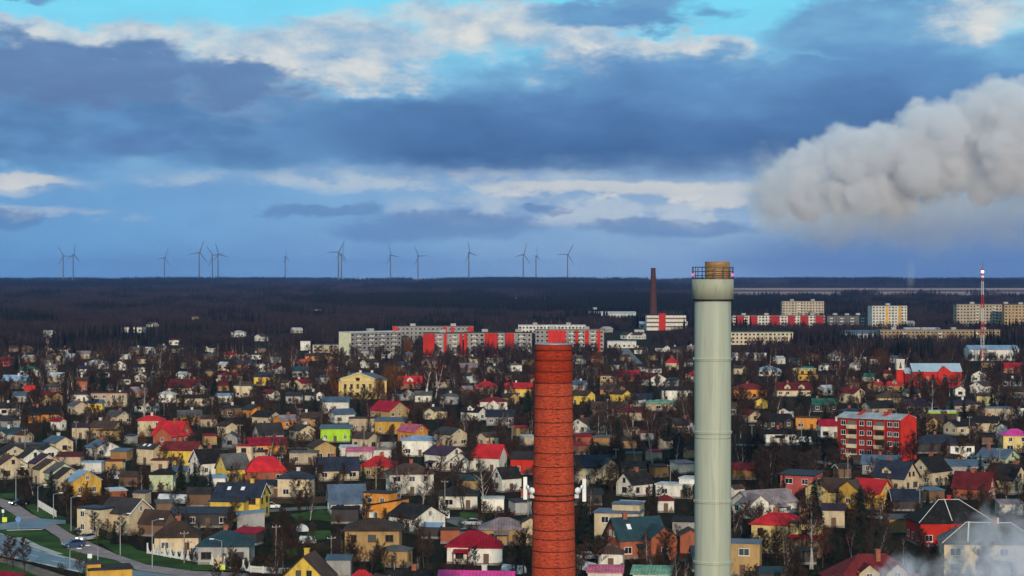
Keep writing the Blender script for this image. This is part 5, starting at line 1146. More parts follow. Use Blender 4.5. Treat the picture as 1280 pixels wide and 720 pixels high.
# the rest of the town's trees and shrubs: too many to count
def gn_scatter(name, pts, sources, kind_label):
    """pts: (x, y, z, rotz, scale, source index)"""
    me = bpy.data.meshes.new(name); me.from_pydata([p[:3] for p in pts], [], [])
    for nm, typ, idx in (('rz', 'FLOAT', 3), ('sc', 'FLOAT', 4)):
        at = me.attributes.new(nm, typ, 'POINT'); at.data.foreach_set('value', [float(p[idx]) for p in pts])
    at = me.attributes.new('src', 'INT', 'POINT'); at.data.foreach_set('value', [int(p[5]) for p in pts])
    o = bpy.data.objects.new(name, me); col.objects.link(o)
    cl = bpy.data.collections.new(name + '_sources')
    for i, ms in enumerate(sources):
        if isinstance(ms, tuple):                       # trunk + crown joined into one source mesh
            a, b = ms; j = bpy.data.meshes.new('source'); v = [x.co[:] for x in a.vertices] + [x.co[:] for x in b.vertices]; nv = len(a.vertices)
            j.from_pydata(v, [], [list(f.vertices) for f in a.polygons] + [[q + nv for q in f.vertices] for f in b.polygons])
            j.materials.append(a.materials[0]); j.materials.append(b.materials[0]); j.polygons.foreach_set('material_index', [0] * len(a.polygons) + [1] * len(b.polygons)); ms = j
        so = bpy.data.objects.new('source_%02d' % i, ms); cl.objects.link(so)
    ng = bpy.data.node_groups.new(name, 'GeometryNodeTree'); ng.interface.new_socket('Geometry', in_out='INPUT', socket_type='NodeSocketGeometry'); ng.interface.new_socket('Geometry', in_out='OUTPUT', socket_type='NodeSocketGeometry')
    n = N(ng); gi = n.new('NodeGroupInput'); go = n.new('NodeGroupOutput')
    ci = n.new('GeometryNodeCollectionInfo'); ci.inputs[0].default_value = cl; ci.inputs['Separate Children'].default_value = True; ci.inputs['Reset Children'].default_value = True
    ip = n.new('GeometryNodeInstanceOnPoints'); n.link(gi.outputs[0], ip.inputs['Points']); n.link(ci.outputs[0], ip.inputs['Instance']); ip.inputs['Pick Instance'].default_value = True
    def na(nm, typ): q = n.new('GeometryNodeInputNamedAttribute', data_type=typ); q.inputs[0].default_value = nm; return q.outputs[0]
    n.link(na('src', 'INT'), ip.inputs['Instance Index'])
    rc = n.new('ShaderNodeCombineXYZ'); n.link(na('rz', 'FLOAT'), rc.inputs[2]); e2r = n.new('FunctionNodeEulerToRotation'); n.link(rc.outputs[0], e2r.inputs[0]); n.link(e2r.outputs[0], ip.inputs['Rotation'])
    n.link(na('sc', 'FLOAT'), ip.inputs['Scale']); n.link(ip.outputs[0], go.inputs[0])
    md = o.modifiers.new('scatter', 'NODES'); md.node_group = ng
    tag(o, kind='stuff'); o['label'] = kind_label
    return o
pts = []; src = KINDS['bare'][:6] + KINDS['birch'][:3] + KINDS['fruit'] + KINDS['bush'] + KINDS['conifer'][:1]
wts = [2.6] * 6 + [1.0] * 3 + [1.6] * 4 + [2.4] * 5 + [.5]; hts = [11.5] * 6 + [13.5] * 3 + [5.2] * 4 + [2.4] * 5 + [12]; wid = [.6] * 6 + [.4] * 3 + [.9] * 4 + [1.2] * 5 + [.35]
tries = 0
while len(pts) < 9000 and tries < 40000:
    tries += 1
    # even over the ground, not over the picture
    d = math.sqrt(rnd.uniform(330 ** 2, 1330 ** 2)) if rnd.random() < .7 else rnd.uniform(330, 1000); by = HOR + CAM_H * FPX / d; px = rnd.uniform(-30, 1310); k = rnd.choices(range(len(src)), wts)[0]; sc_ = rnd.uniform(.4, .85) if d < 850 else rnd.uniform(.38, .74)
    if d < 450: sc_ *= .7 if hts[k] > 4 else 1.0
    p = gp(px, by)
    if blocked(p.x, p.y, .3): continue
    hp = hts[k] * sc_ * ppm(by); hd = hides(px, by, hp, hp * wid[k])
    if hd > (.44 if hts[k] > 4 else .45) * (1.0 if d > 900 else .72): continue
    pts.append((p.x, p.y, 0, rnd.uniform(0, 6.28), sc_, k))
# thickets that the photograph shows as solid brown masses
for (x0, x1, y0, y1, n_) in [(905, 1050, 565, 612, 170), (715, 880, 545, 590, 160), (560, 680, 470, 500, 70), (330, 420, 668, 700, 60), (60, 150, 610, 640, 60), (120, 240, 598, 640, 90), (1050, 1130, 455, 480, 60), (920, 1120, 436, 462, 120), (160, 220, 450, 500, 60), (1130, 1200, 490, 515, 40)]:
    for _ in range(n_):
        px, by = rnd.uniform(x0, x1), rnd.uniform(y0, y1); k = rnd.choices(range(len(src)), wts)[0]; p = gp(px, by); sc_ = rnd.uniform(.5, .9) * (.5 if y0 > 640 and hts[k] > 4 else 1)
        hp = hts[k] * sc_ * ppm(by)
        if blocked(p.x, p.y, .2) or hides(px, by, hp, hp * wid[k]) > .35: continue
        pts.append((p.x, p.y, 0, rnd.uniform(0, 6.28), sc_, k))
print('garden', len(pts))
gn_scatter('garden_trees_undergrowth', pts, src, 'bare garden trees and shrubs filling the gaps between the houses')
# the far woods: patches of simple trees
def patch(seed, n_, size, con):
    rg = random.Random(seed); mb = MB()
    for _ in range(n_):
        x, y = rg.uniform(-size, size), rg.uniform(-size, size); h = rg.uniform(7, 15) if not con else rg.uniform(11, 18)
        mb.k = 1
        if rg.random() < (.3 if not con else .1): mb.face([(x - .12, y, 0), (x + .12, y, 0), (x + .05, y, h * .9)])
        mb.k = 0
        if con:
            for q in range(7):
                a = rg.uniform(0, 6.28); z = h * (.25 + .1 * q); r_ = h * .17 * (1.05 - q / 7); dx, dy = math.cos(a), math.sin(a)
                mb.face([(x - dy * r_, y + dx * r_, z - r_ * .4), (x + dy * r_, y - dx * r_, z - r_ * .4), (x, y, z + h * .28)]); mb.face([(x - dx * r_, y - dy * r_, z - r_ * .4), (x + dx * r_, y + dy * r_, z - r_ * .4), (x, y, z + h * .28)])
        else:
            for q in range(20):
                a = rg.uniform(0, 6.28); z = h * rg.uniform(.12, .62); ln = h * rg.uniform(.2, .38); lean = rg.uniform(.1, .65); r0_ = rg.uniform(0, h * .1); w_ = rg.uniform(.12, .32)
                dx, dy = math.cos(a), math.sin(a); bx, by_ = x + dx * r0_, y + dy * r0_; t_ = rg.uniform(0, 6.28)
                mb.face([(bx - w_ * math.cos(t_), by_ - w_ * math.sin(t_), z), (bx + w_ * math.cos(t_), by_ + w_ * math.sin(t_), z), (bx + dx * ln * lean, by_ + dy * ln * lean, z + ln)])
    return mb.mesh('forest_patch', [M['farc' if con else 'far'], M['farbark']])
far_src = [patch(700 + k, 60, 22, False) for k in range(5)] + [patch(800 + k, 55, 22, True) for k in range(2)]
pts = []
BOXES = [(h['px'], h['w'] / 2, h['p'].y, HOR + (CAM_H - h['H']) / h['p'].y * FPX, HOR + CAM_H / h['p'].y * FPX) for h in HOUSES if h['p'].y > 1150]
d = 1060.0
while d < 14000:
    step = 26 if d < 2200 else 34 if d < 4000 else 54 if d < 7000 else 90
    hw = d * .30 + 40; x = -hw
    while x < hw:
        xx, yy = x + rnd.uniform(-.4, .4) * step, d + rnd.uniform(-.4, .4) * step; x += step
        if any(a < xx < b and c0 < yy < e for a, b, c0, e in FIELDS) and (rnd.random() < .97 or yy > 5200): continue
        px = 640 + xx / yy * FPX; ty = HOR + (CAM_H - ground_z(yy) - 11) / yy * FPX
        if d < 1330 and rnd.random() < (.6 if d < 1200 else .25): continue
        if any((xx - ox) ** 2 + (yy - oy) ** 2 < (orr + 15) ** 2 for ox, oy, orr in OCC if oy > 1000 and abs(oy - yy) < 60): continue
        gw = 23 / yy * FPX; bad = False
        for bx, bw, bd, bt, bb in BOXES:
            if yy < bd and abs(px - bx) < bw + gw and ty < bb - (bb - bt) * .56: bad = True; break
        if bad: continue
        sc_ = rnd.uniform(.8, 1.15) * (1.0 if d < 4000 else 1.5 if d < 7000 else 2.2); z = ground_z(yy)
        zs = sc_ if d < 4000 else sc_
        con = 5 + rnd.randrange(2) if (math.sin(xx * .004 + 1.3) + math.sin(yy * .0023 + xx * .0011) > .75 and d > 1900) or rnd.random() < .05 else rnd.randrange(5)
        pts.append((xx, yy, z - (0 if d < 4000 else 5 if d < 7000 else 14), rnd.uniform(0, 6.28), sc_, con))
    d += step
gn_scatter('far_woodland', pts, far_src, 'dark bare woodland stretching behind the town to the horizon')
print('patches', len(pts))

# ------------------------------------------------------------------ wind turbines
def turbine_meshes():
    mb = MB(); mb.lathe([(3.8, 0), (3.3, 40), (2.4, 143)], 12); tw = mb.mesh('tower', M['turb'])
    mb = MB(); mb.box(-2, 2, -5, 6, -2, 2.4); na_ = mb.mesh('nacelle', M['turb'])
    mb = MB(); mb.lathe([(.2, -3.0), (1.5, -2.0), (2.0, 0), (1.8, 1)], 12); hb = mb.mesh('hub', M['turb'])
    mb = MB(); L = 64.0
    prof = [(0, 1.8, .9), (.1, 4.6, .9), (.25, 4.4, .6), (.6, 3.2, .4), (.9, 2.0, .25), (1, .3, .05)]; vs = []; fs = []
    for t, w_, th in prof: vs += [(-w_ * .4, -th, t * L), (w_ * .6, -th * .2, t * L), (w_ * .6, th * .2, t * L), (-w_ * .4, th, t * L)]
    for k in range(len(prof) - 1):
        for j in range(4): fs.append((k*4+j, k*4+(j+1) % 4, k*4+4+(j+1) % 4, k*4+4+j))
    mb.poly(vs, fs); bl = mb.mesh('blade', M['turb'])
    return tw, na_, hb, bl
M['turb'] = mat('turbine_coating', (.11, .12, .135), .6, .05)
TW, NA, HB_, BL = turbine_meshes()
TURB = [(79, 320, -30, 25), (91.5, 318.5, 8, 62), (205.5, 322, 22, 60), (249, 315.5, 20, 38), (265.5, 319, -38, 30), (272.5, 318, -18, 35), (356.5, 321, -4, 75), (423, 315, 28, 30), (426.8, 318, 14, 60), (488, 319, -22, 50), (522.5, 320, -32, 42), (586, 316, -18, 55), (654, 318, 18, 42), (670, 320, -6, 70), (709.5, 318, 28, 20)]
TDESC = ['outermost turbine of the whole row, next to the picture edge', 'turbine just inside the outermost one of the row', 'turbine standing alone between the outer pair and the trio', 'tallest turbine of the close trio', 'middle turbine of the close trio', 'last turbine of the trio, towards the middle of the row', 'single turbine with nearly edge-on blades between trio and overlapping pair', 'front turbine of the overlapping pair', 'rear turbine of the overlapping pair', 'first single turbine after the overlapping pair', 'second single turbine after the overlapping pair', 'third single turbine after the overlapping pair', 'first of the last three turbines beside the far chimney', 'edge-on middle one of the three turbines beside the far chimney', 'turbine nearest to the far brick chimney']
for (px, hy, roll, yaw), ds in zip(TURB, TDESC):
    d = (30 + 145 - CAM_H) * FPX / (HOR - hy); root = empty('wind_turbine', ((px - 640) / FPX * d, d, 30.0), R(yaw))
    tag(root, 'grey ' + ds, 'wind turbine', 'wind turbines on the horizon')
    link('tower', TW, root); nc = link('nacelle', NA, root, (0, 0, 145)); hb = link('hub', HB_, root, (0, -5.5, 145)); hb.rotation_euler = (R(-90), 0, 0)
    for k in range(3):
        b = link('blade', BL, root, (0, -6.5, 145)); b.rotation_euler = (0, R(roll + 120 * k), 0)
# ------------------------------------------------------------------ red and white mast
def mast():
    d = CAM_H * FPX / (452 - HOR); s = FPX / d; root = empty('radio_mast', ((1228 - 640) / FPX * d, d, 0)); tag(root, 'slim red and white lattice mast with a bright lamp on top', 'mast')
    zt = CAM_H + 13 / s; n_ = 7; rd = mat('mast_red', (.5, .03, .03), .6, .1); wh = mat('mast_white', (.6, .58, .56), .6, .1)
    for k in range(n_):
        z0, z1 = zt * k / n_, zt * (k + 1) / n_; mb = MB(); w0 = 1.0 - .5 * k / n_; w1 = 1.0 - .5 * (k + 1) / n_
        for sx, sy in ((-1, -1), (1, -1), (1, 1), (-1, 1)): mb.tube((sx*w0, sy*w0, z0), (sx*w1, sy*w1, z1), .13, .13, 4)
        m_ = 4
        for j in range(m_):
            a, b = z0 + (z1-z0)*j/m_, z0 + (z1-z0)*(j+1)/m_; wa, wb = w0+(w1-w0)*j/m_, w0+(w1-w0)*(j+1)/m_
            mb.tube((-wa, -wa, a), (wb, -wb, b), .07, .07, 3); mb.tube((wa, -wa, a), (-wb, -wb, b), .07, .07, 3); mb.tube((wa, -wa, a), (wb, wb, b), .07, .07, 3); mb.tube((-wa, wa, a), (-wb, -wb, b), .07, .07, 3)
        mb.build('lattice_section', rd if k % 2 == 0 else wh, root)
    mb = MB(); mb.lathe([(.2, 0), (.75, .1), (.8, 1.1), (.3, 1.5)], 12); mb.build('beacon', M['lamp_on'], root).location = (0, -.3, zt - 3.0)
    mb = MB(); mb.lathe([(.9, 0), (.95, .1), (.95, 1.0), (.9, 1.2)], 12); mb.build('antenna_drum', M['whitemetal'], root).location = (0, 0, zt - 6.0)
    mb = MB(); mb.tube((0, 0, zt), (0, 0, zt + 5), .12, .04); mb.build('top_spike', M['darkmetal'], root)
mast()
# ------------------------------------------------------------------ street lamps, poles
def lamp_post(px, by, hpx, arm, label):
    p = gp(px, by); h = hpx / ppm(by); root = empty('street_lamp', p); tag(root, label, 'street lamp', 'street lamps along the paved street')
    mb = MB(); mb.tube((0, 0, 0), (0, 0, h), .11, .06, 8); mb.build('post', M['metal'], root)
    mb = MB(); mb.tube((0, 0, h - .05), (arm * 1.4, -.3, h + .35), .05, .04, 6); mb.build('arm', M['metal'], root)
    mb = MB(); x = arm * 1.75; mb.box(x - .4, x + .4, -.45, -.15, h + .28, h + .42); mb.build('lamp_head', M['whitemetal'], root)
for q in [(19.5,629,44,1,'street lamp post beside the dark car at the picture edge'), (47,640,32,1,'street lamp post next to the fence on the paved street'), (66.5,648,30,1,'street lamp post at the side street corner'), (88.5,664,42,1,'street lamp post just behind the two parked cars'), (115.5,673,34,-1,'curved street lamp post beside the silver car'),
          (150,694,50,1,'street lamp post in front of the big cream house'), (190,711,60,1,'street lamp post beside the scalloped fence'), (277,712,36,-1,'bent street lamp in front of the teal roof'), (87,712,24,1,'lamp post on the verge of the main road'), (122,708,24,-1,'lamp post close to the orange flat-roofed block')]: lamp_post(*q)
def utility_pole(px, by, hpx, label):
    p = gp(px, by); h = hpx / ppm(by); root = empty('utility_pole', p, rnd.uniform(-.6, .6)); tag(root, label, 'utility pole', 'utility poles between the houses')
    mb = MB(); mb.tube((0, 0, 0), (0, 0, h), .14, .09, 7); mb.build('post', M['pole'], root)
    mb = MB(); mb.box(-.8, .8, -.07, .07, h - .5, h - .38); mb.build('crossarm', M['pole'], root)
    for x in (-.7, 0, .7): mb = MB(); mb.lathe([(.04, h - .38), (.07, h - .3), (.03, h - .2)], 8, x); mb.build('insulator', M['whitemetal'], root)
M['pole'] = mat('weathered_pole', (.24, .21, .18), .9, .3)
POLES = []
for px, by, hp in [(181,526,46),(95,566,40),(205,520,26),(265,530,34),(31,572,36),(300,500,30),(375,540,30),(300,560,34),(455,560,30),(640,560,28),(770,600,40),(838,612,32),(350,600,34),(470,640,58),(556,640,40),(660,660,34),(1002,560,34),(1060,600,36),(1128,560,34),(1212,560,40),(1250,600,40),(1010,640,40),(940,560,30),(888,520,26),(1100,470,24),(560,500,26),(540,470,22),(320,470,22),(230,700,40),(345,700,44),(414,712,42),(970,660,40),(1150,650,40),(710,560,30)]:
    p = gp(px, by)
    if blocked(p.x, p.y, .1): by += 4
    POLES.append((px, by, hp))
# ------------------------------------------------------------------ cars
CARP = {}
for k, c_ in dict(black=(.012, .013, .016), silver=(.42, .43, .45), white=(.75, .75, .74), blue=(.03, .06, .16), red=(.35, .02, .02), grey=(.12, .125, .13)).items(): CARP[k] = mat('car_paint_' + k, c_, .25, .05, 1, spec=.6)
TAIL = mat('tail_lamp_lens', (.4, .01, .01), .3, .1); HEAD = mat('head_lamp_lens', (.8, .8, .82), .1, .05, spec=.8)
def car(px, by, yaw, paint, label, van=False, group='cars on the streets', lit=False):
    p = gp(px, by); root = empty('van' if van else 'car', p, R(yaw)); tag(root, label, 'van' if van else 'car', group)
    if van: prof = [(-2.4,.35),(2.35,.35),(2.45,.75),(2.3,1.05),(1.75,1.2),(1.2,1.95),(-2.3,2.0),(-2.45,1.8)]; cab = [(1.62,1.22),(1.14,1.88),(.3,1.9),(.3,1.22)]
    else: prof = [(-2.1,.32),(2.1,.32),(2.18,.6),(2.05,.78),(1.05,.95),(-1.75,.98),(-2.15,.85)]; cab = [(1.1,.952),(.45,1.42),(-.95,1.46),(-1.8,.98)]
    mb = MB(); mb.prism(prof, -.86, .86); mb.build('body', CARP[paint], root)
    if van:
        for s_ in (-1, 1): mb = MB(); mb.prism(cab, s_*.862 - .008, s_*.862 + .008); mb.build('side_window', M['glass'], root)
        mb = MB(); mb.slab([(1.22,-.78,1.955),(1.76,-.78,1.24),(1.76,.78,1.24),(1.22,.78,1.955)], .03); mb.build('windscreen', M['glass'], root)
    else:
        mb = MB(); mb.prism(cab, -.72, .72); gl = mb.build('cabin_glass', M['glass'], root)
        mb = MB(); mb.box(-.97, .47, -.74, .74, 1.44, 1.49); mb.build('roof_panel', CARP[paint], root)
    for x in (-1.3, 1.32):
        for y in (-.8, .8):
            mb = MB(); mb.lathe([(.2, -.1), (.32, -.1), (.33, 0), (.32, .1), (.2, .1)], 16, caps=False); wl = mb.build('wheel', M['tyre'], root); wl.location = (x, y, .33); wl.rotation_euler = (R(90), 0, 0)
            mb = MB(); mb.lathe([(.05, -.08), (.2, -.07), (.2, .07), (.05, .08)], 12); mb.build('rim', M['metal'], wl)
    zl = .62 if not van else .8
    for y in (-.62, .62):
        mb = MB(); mb.box(2.1 if not van else 2.38, 2.2 if not van else 2.47, y - .18, y + .18, zl, zl + .14); mb.build('headlight', M['lamp_on'] if lit else HEAD, root)
        mb = MB(); mb.box(-2.19 if not van else -2.47, -2.1 if not van else -2.4, y - .16, y + .16, zl + .05, zl + .2); mb.build('tail_light', TAIL, root)
    OCC.append((p.x, p.y, 2.5))
car(24, 631.5, -140, 'black', 'dark car on the paved street at the picture edge', lit=True)
car(105, 667.5, 15, 'black', 'dark parked car behind the silver car'); car(108, 676, -120, 'silver', 'silver car with lit headlights facing the camera', lit=True); car(92, 684, -150, 'blue', 'dark blue car driving alone on the paved street')
car(547, 650, 200, 'white', 'white van parked by the long white gable', van=True); car(1004, 554, 190, 'white', 'white van on the street near the red apartment block', van=True)
car(338, 636, 5, 'white', 'white car behind the big yellow house'); car(590, 657, 170, 'silver', 'silver car parked near the white bungalow'); car(578, 670, 200, 'grey', 'grey car among the sheds beside the raspberry roof'); car(735, 700, 20, 'silver', 'silver car below the teal-roofed brick house')
car(1098, 650, 160, 'silver', 'silver car parked under the amber house'); car(783, 446, 80, 'white', 'far white car on the street behind the brick chimney', ); car(790, 455, 80, 'blue', 'far blue car on the street behind the brick chimney')
# ------------------------------------------------------------------ fences
def scallop_fence():
    a, b = gp(184, 692), gp(312, 715); n_ = 17; root = empty('scalloped_fence', a); tag(root, 'white fence of concave swooping panels along the street corner', 'fence')
    d = (b - a) / n_; L = d.length; rz = math.atan2(d.y, d.x); mb = MB(); K = 8; h = 1.7; vs = []
    for i in range(K + 1):
        t = i / K; z = .35 + (h - .35) * (abs(2 * t - 1)) ** 2.2; vs.append((t * (L - .16), z))
    top = [(x + .0, z) for x, z in vs]; prof = [(0, .05)] + [] ; prof = [(L - .16, .05), (0, .05)] + top
    mb = MB(); mb.prism(prof, -.04, .04); me = mb.mesh('fence_panel', M['trim']); pm = MB(); pm.box(-.1, .1, -.1, .1, 0, 1.9); pm.box(-.14, .14, -.14, .14, 1.9, 1.98); po = pm.mesh('fence_post', M['trim'])
    for i in range(n_):
        q = d * i; link('fence_panel', me, root, q + d.normalized() * .08, rz); link('fence_post', po, root, q, rz)
scallop_fence()
def picket(name, pts, h, m_, label, step=1.6):
    q = [gp(*p) for p in pts]; root = empty(name, q[0]); tag(root, label, 'fence'); pm = MB(); pm.box(-.07, .07, -.07, .07, 0, h + .1); po = pm.mesh('fence_post', m_)
    for a, b in zip(q[:-1], q[1:]):
        n_ = max(1, int((b - a).length / step)); d = (b - a) / n_; rz = math.atan2(d.y, d.x); bm_ = MB()
        for k in range(int(d.length / .16)): bm_.box(.1 + k * .16, .2 + k * .16, -.02, .02, .08, h)
        bm_.box(.07, d.length - .07, .022, .06, h * .3, h * .3 + .08); bm_.box(.07, d.length - .07, .022, .06, h * .8, h * .8 + .08); me = bm_.mesh('fence_bay', m_)
        for i in range(n_): link('fence_bay', me, root, a + d * i - q[0], rz); link('fence_post', po, root, a + d * i - q[0], rz)
WOODF = mat('dark_fence_wood', (.05, .032, .022), .9, .3)
picket('picket_fence', [(48, 634), (58, 640), (70, 647)], 1.5, M['trim'], 'pale picket fence below the stepped terrace', 2)
picket('board_fence', [(118, 668), (134, 674), (150, 680)], 1.6, WOODF, 'dark board fence in front of the big cream house', 2.2)
picket('board_fence', [(337, 630), (380, 630), (420, 629)], 1.6, WOODF, 'dark board fence behind the green lawn', 2.5)
picket('board_fence', [(545, 602), (590, 606), (600, 607)], 1.5, WOODF, 'dark board fence below the white house with plum roof', 2.5)
picket('board_fence', [(1010, 665), (1040, 668), (1070, 672)], 1.4, WOODF, 'dark board fence by the tall spruce', 2.5)
picket('wire_fence', [(313, 716), (360, 719), (400, 722)], 1.2, M['trim'], 'pale low fence in front of the bright yellow gable', 2)
# ------------------------------------------------------------------ greenhouses, signs
def greenhouse(px, by, L, yaw, label):
    p = gp(px, by); root = empty('polytunnel', p, R(yaw)); tag(root, label, 'greenhouse', 'white garden polytunnels'); mb = MB(); n_ = 8; W_ = 1.6 if L > 5 else 1.15
    prof = [(W_ * math.cos(math.pi * k / n_), W_ * 1.2 * math.sin(math.pi * k / n_)) for k in range(n_ + 1)]; mb.prism(prof, -L / 2, L / 2); mb.build('film_cover', M['polyt'], root)
    for y in [(-.5 + k / 4) * L for k in range(5)]:
        mb = MB()
        for k in range(n_): mb.tube((prof[k][0] * 1.01, y, prof[k][1] * 1.01 + .01), (prof[k+1][0] * 1.01, y, prof[k+1][1] * 1.01 + .01), .03, .03, 4)
        mb.build('hoop', M['metal'], root)
    OCC.append((p.x, p.y, 2.5))
for q in [(384,679,2.8,70,'white polytunnel on the lawn behind the bright yellow gable'), (217,628,7,75,'long white polytunnel behind the big cream house'), (378,664,1.6,20,'small white polytunnel beside the green lawn'), (735,712,4,30,'pale polytunnel beside the small white brown-roofed house'), (642,716,4,60,'pale polytunnel at the foot of the brick chimney'), (150,598,6,80,'pale polytunnel behind the amber end house')]: greenhouse(*q)
def sign(px, by, hz, w_, h_, m1, label, kind='plate'):
    p = gp(px, by); root = empty('road_sign', p); tag(root, label, 'road sign'); mb = MB(); mb.tube((0, 0, 0), (0, 0, hz + h_), .04); mb.build('post', M['metal'], root)
    mb = MB()
    if kind == 'disc': mb.lathe([(w_/2, -.02), (w_/2, .02)], 20); o = mb.build('plate', m1, root); o.location = (0, -.07, hz + h_/2); o.rotation_euler = (R(90), 0, 0)
    else: mb.box(-w_/2, w_/2, -.09, -.05, hz, hz + h_); mb.build('plate', m1, root)
BLUE = mat('sign_blue', (.12, .25, .5), .5, .05); YEL = mat('sign_lime_yellow', (.65, .7, .08), .5, .05); WSG = mat('sign_white', (.75, .77, .78), .5, .05)
sign(5.5, 655, .4, 1.0, 1.0, YEL, 'small square sign with a pale green plate on the verge'); sign(22.5, 662.5, 1.6, 1.2, 1.2, BLUE, 'round blue sign at the side street corner', 'disc'); sign(3.5, 654, 2.2, .5, .7, WSG, 'tall white sign pole on the corner verge'); sign(278, 716, .5, .9, .9, YEL, 'lime yellow arrow sign in front of the scalloped fence')
sign(246, 704, 2.2, 2.2, .5, BLUE, 'blue direction board beside the teal-roofed bungalow'); sign(112, 712, 2, .8, .8, WSG, 'white traffic sign beside the main road')
def board():
    p = gp(272, 714); root = empty('info_board', p); tag(root, 'cream square board standing before the teal-roofed bungalow', 'board'); mb = MB(); mb.box(-.8, .8, -.06, .06, .5, 2.4); mb.build('panel', WALL['cream'], root)
    for x in (-.7, .7): mb = MB(); mb.box(x - .06, x + .06, .062, .16, 0, 2.4); mb.build('post', M['metal'], root)
board()
for q in POLES: utility_pole(*q, 'x')

# ------------------------------------------------------------------ steam and haze
def vol_mat(name, dens, color, nscale, lo, hi, aniso=.2, step=1.0, absorb=None):
    m_ = bpy.data.materials.new(name); m_.use_nodes = True; t = m_.node_tree; t.nodes.clear(); n = N(t)
    v = n.new('ShaderNodeVolumePrincipled'); o = n.new('ShaderNodeOutputMaterial'); n.link(v.outputs[0], o.inputs['Volume'])
    v.inputs['Color'].default_value = (*color, 1); v.inputs['Anisotropy'].default_value = aniso; v.inputs['Density Attribute'].default_value = ''
    if nscale:
        at = n.new('ShaderNodeAttribute', attribute_name='density'); tcn = n.new('ShaderNodeTexCoord'); ns = n.noise(tcn.outputs['Object'], nscale, 5, .62, .5)
        n.link(n.m('MULTIPLY', n.m('MULTIPLY', at.outputs['Fac'], n.sm(ns, lo, hi)), dens), v.inputs['Density'])
    else: v.inputs['Density'].default_value = dens
    m_.cycles.volume_step_rate = step
    return m_
def steam(name, puffs, voxel, m_, label):
    """puffs: (x, y, z, radius); a fog of overlapping round billows"""
    me = bpy.data.meshes.new(name); me.from_pydata([p[:3] for p in puffs], [], []); at = me.attributes.new('rad', 'FLOAT', 'POINT'); at.data.foreach_set('value', [float(p[3]) for p in puffs])
    o = bpy.data.objects.new(name, me); col.objects.link(o); me.materials.append(m_)
    ng = bpy.data.node_groups.new(name, 'GeometryNodeTree'); ng.interface.new_socket('Geometry', in_out='INPUT', socket_type='NodeSocketGeometry'); ng.interface.new_socket('Geometry', in_out='OUTPUT', socket_type='NodeSocketGeometry')
    n = N(ng); gi = n.new('NodeGroupInput'); go = n.new('NodeGroupOutput'); mp = n.new('GeometryNodeMeshToPoints'); n.link(gi.outputs[0], mp.inputs[0])
    na_ = n.new('GeometryNodeInputNamedAttribute', data_type='FLOAT'); na_.inputs[0].default_value = 'rad'
    pv = n.new('GeometryNodePointsToVolume', resolution_mode='VOXEL_SIZE'); n.link(mp.outputs[0], pv.inputs[0]); n.link(na_.outputs[0], pv.inputs['Radius']); pv.inputs['Voxel Size'].default_value = voxel; pv.inputs['Density'].default_value = 1.0
    sm_ = n.new('GeometryNodeSetMaterial'); n.link(pv.outputs[0], sm_.inputs[0]); sm_.inputs['Material'].default_value = m_; n.link(sm_.outputs[0], go.inputs[0])
    md = o.modifiers.new('billows', 'NODES'); md.node_group = ng; tag(o, kind='stuff'); o['label'] = label
    return o
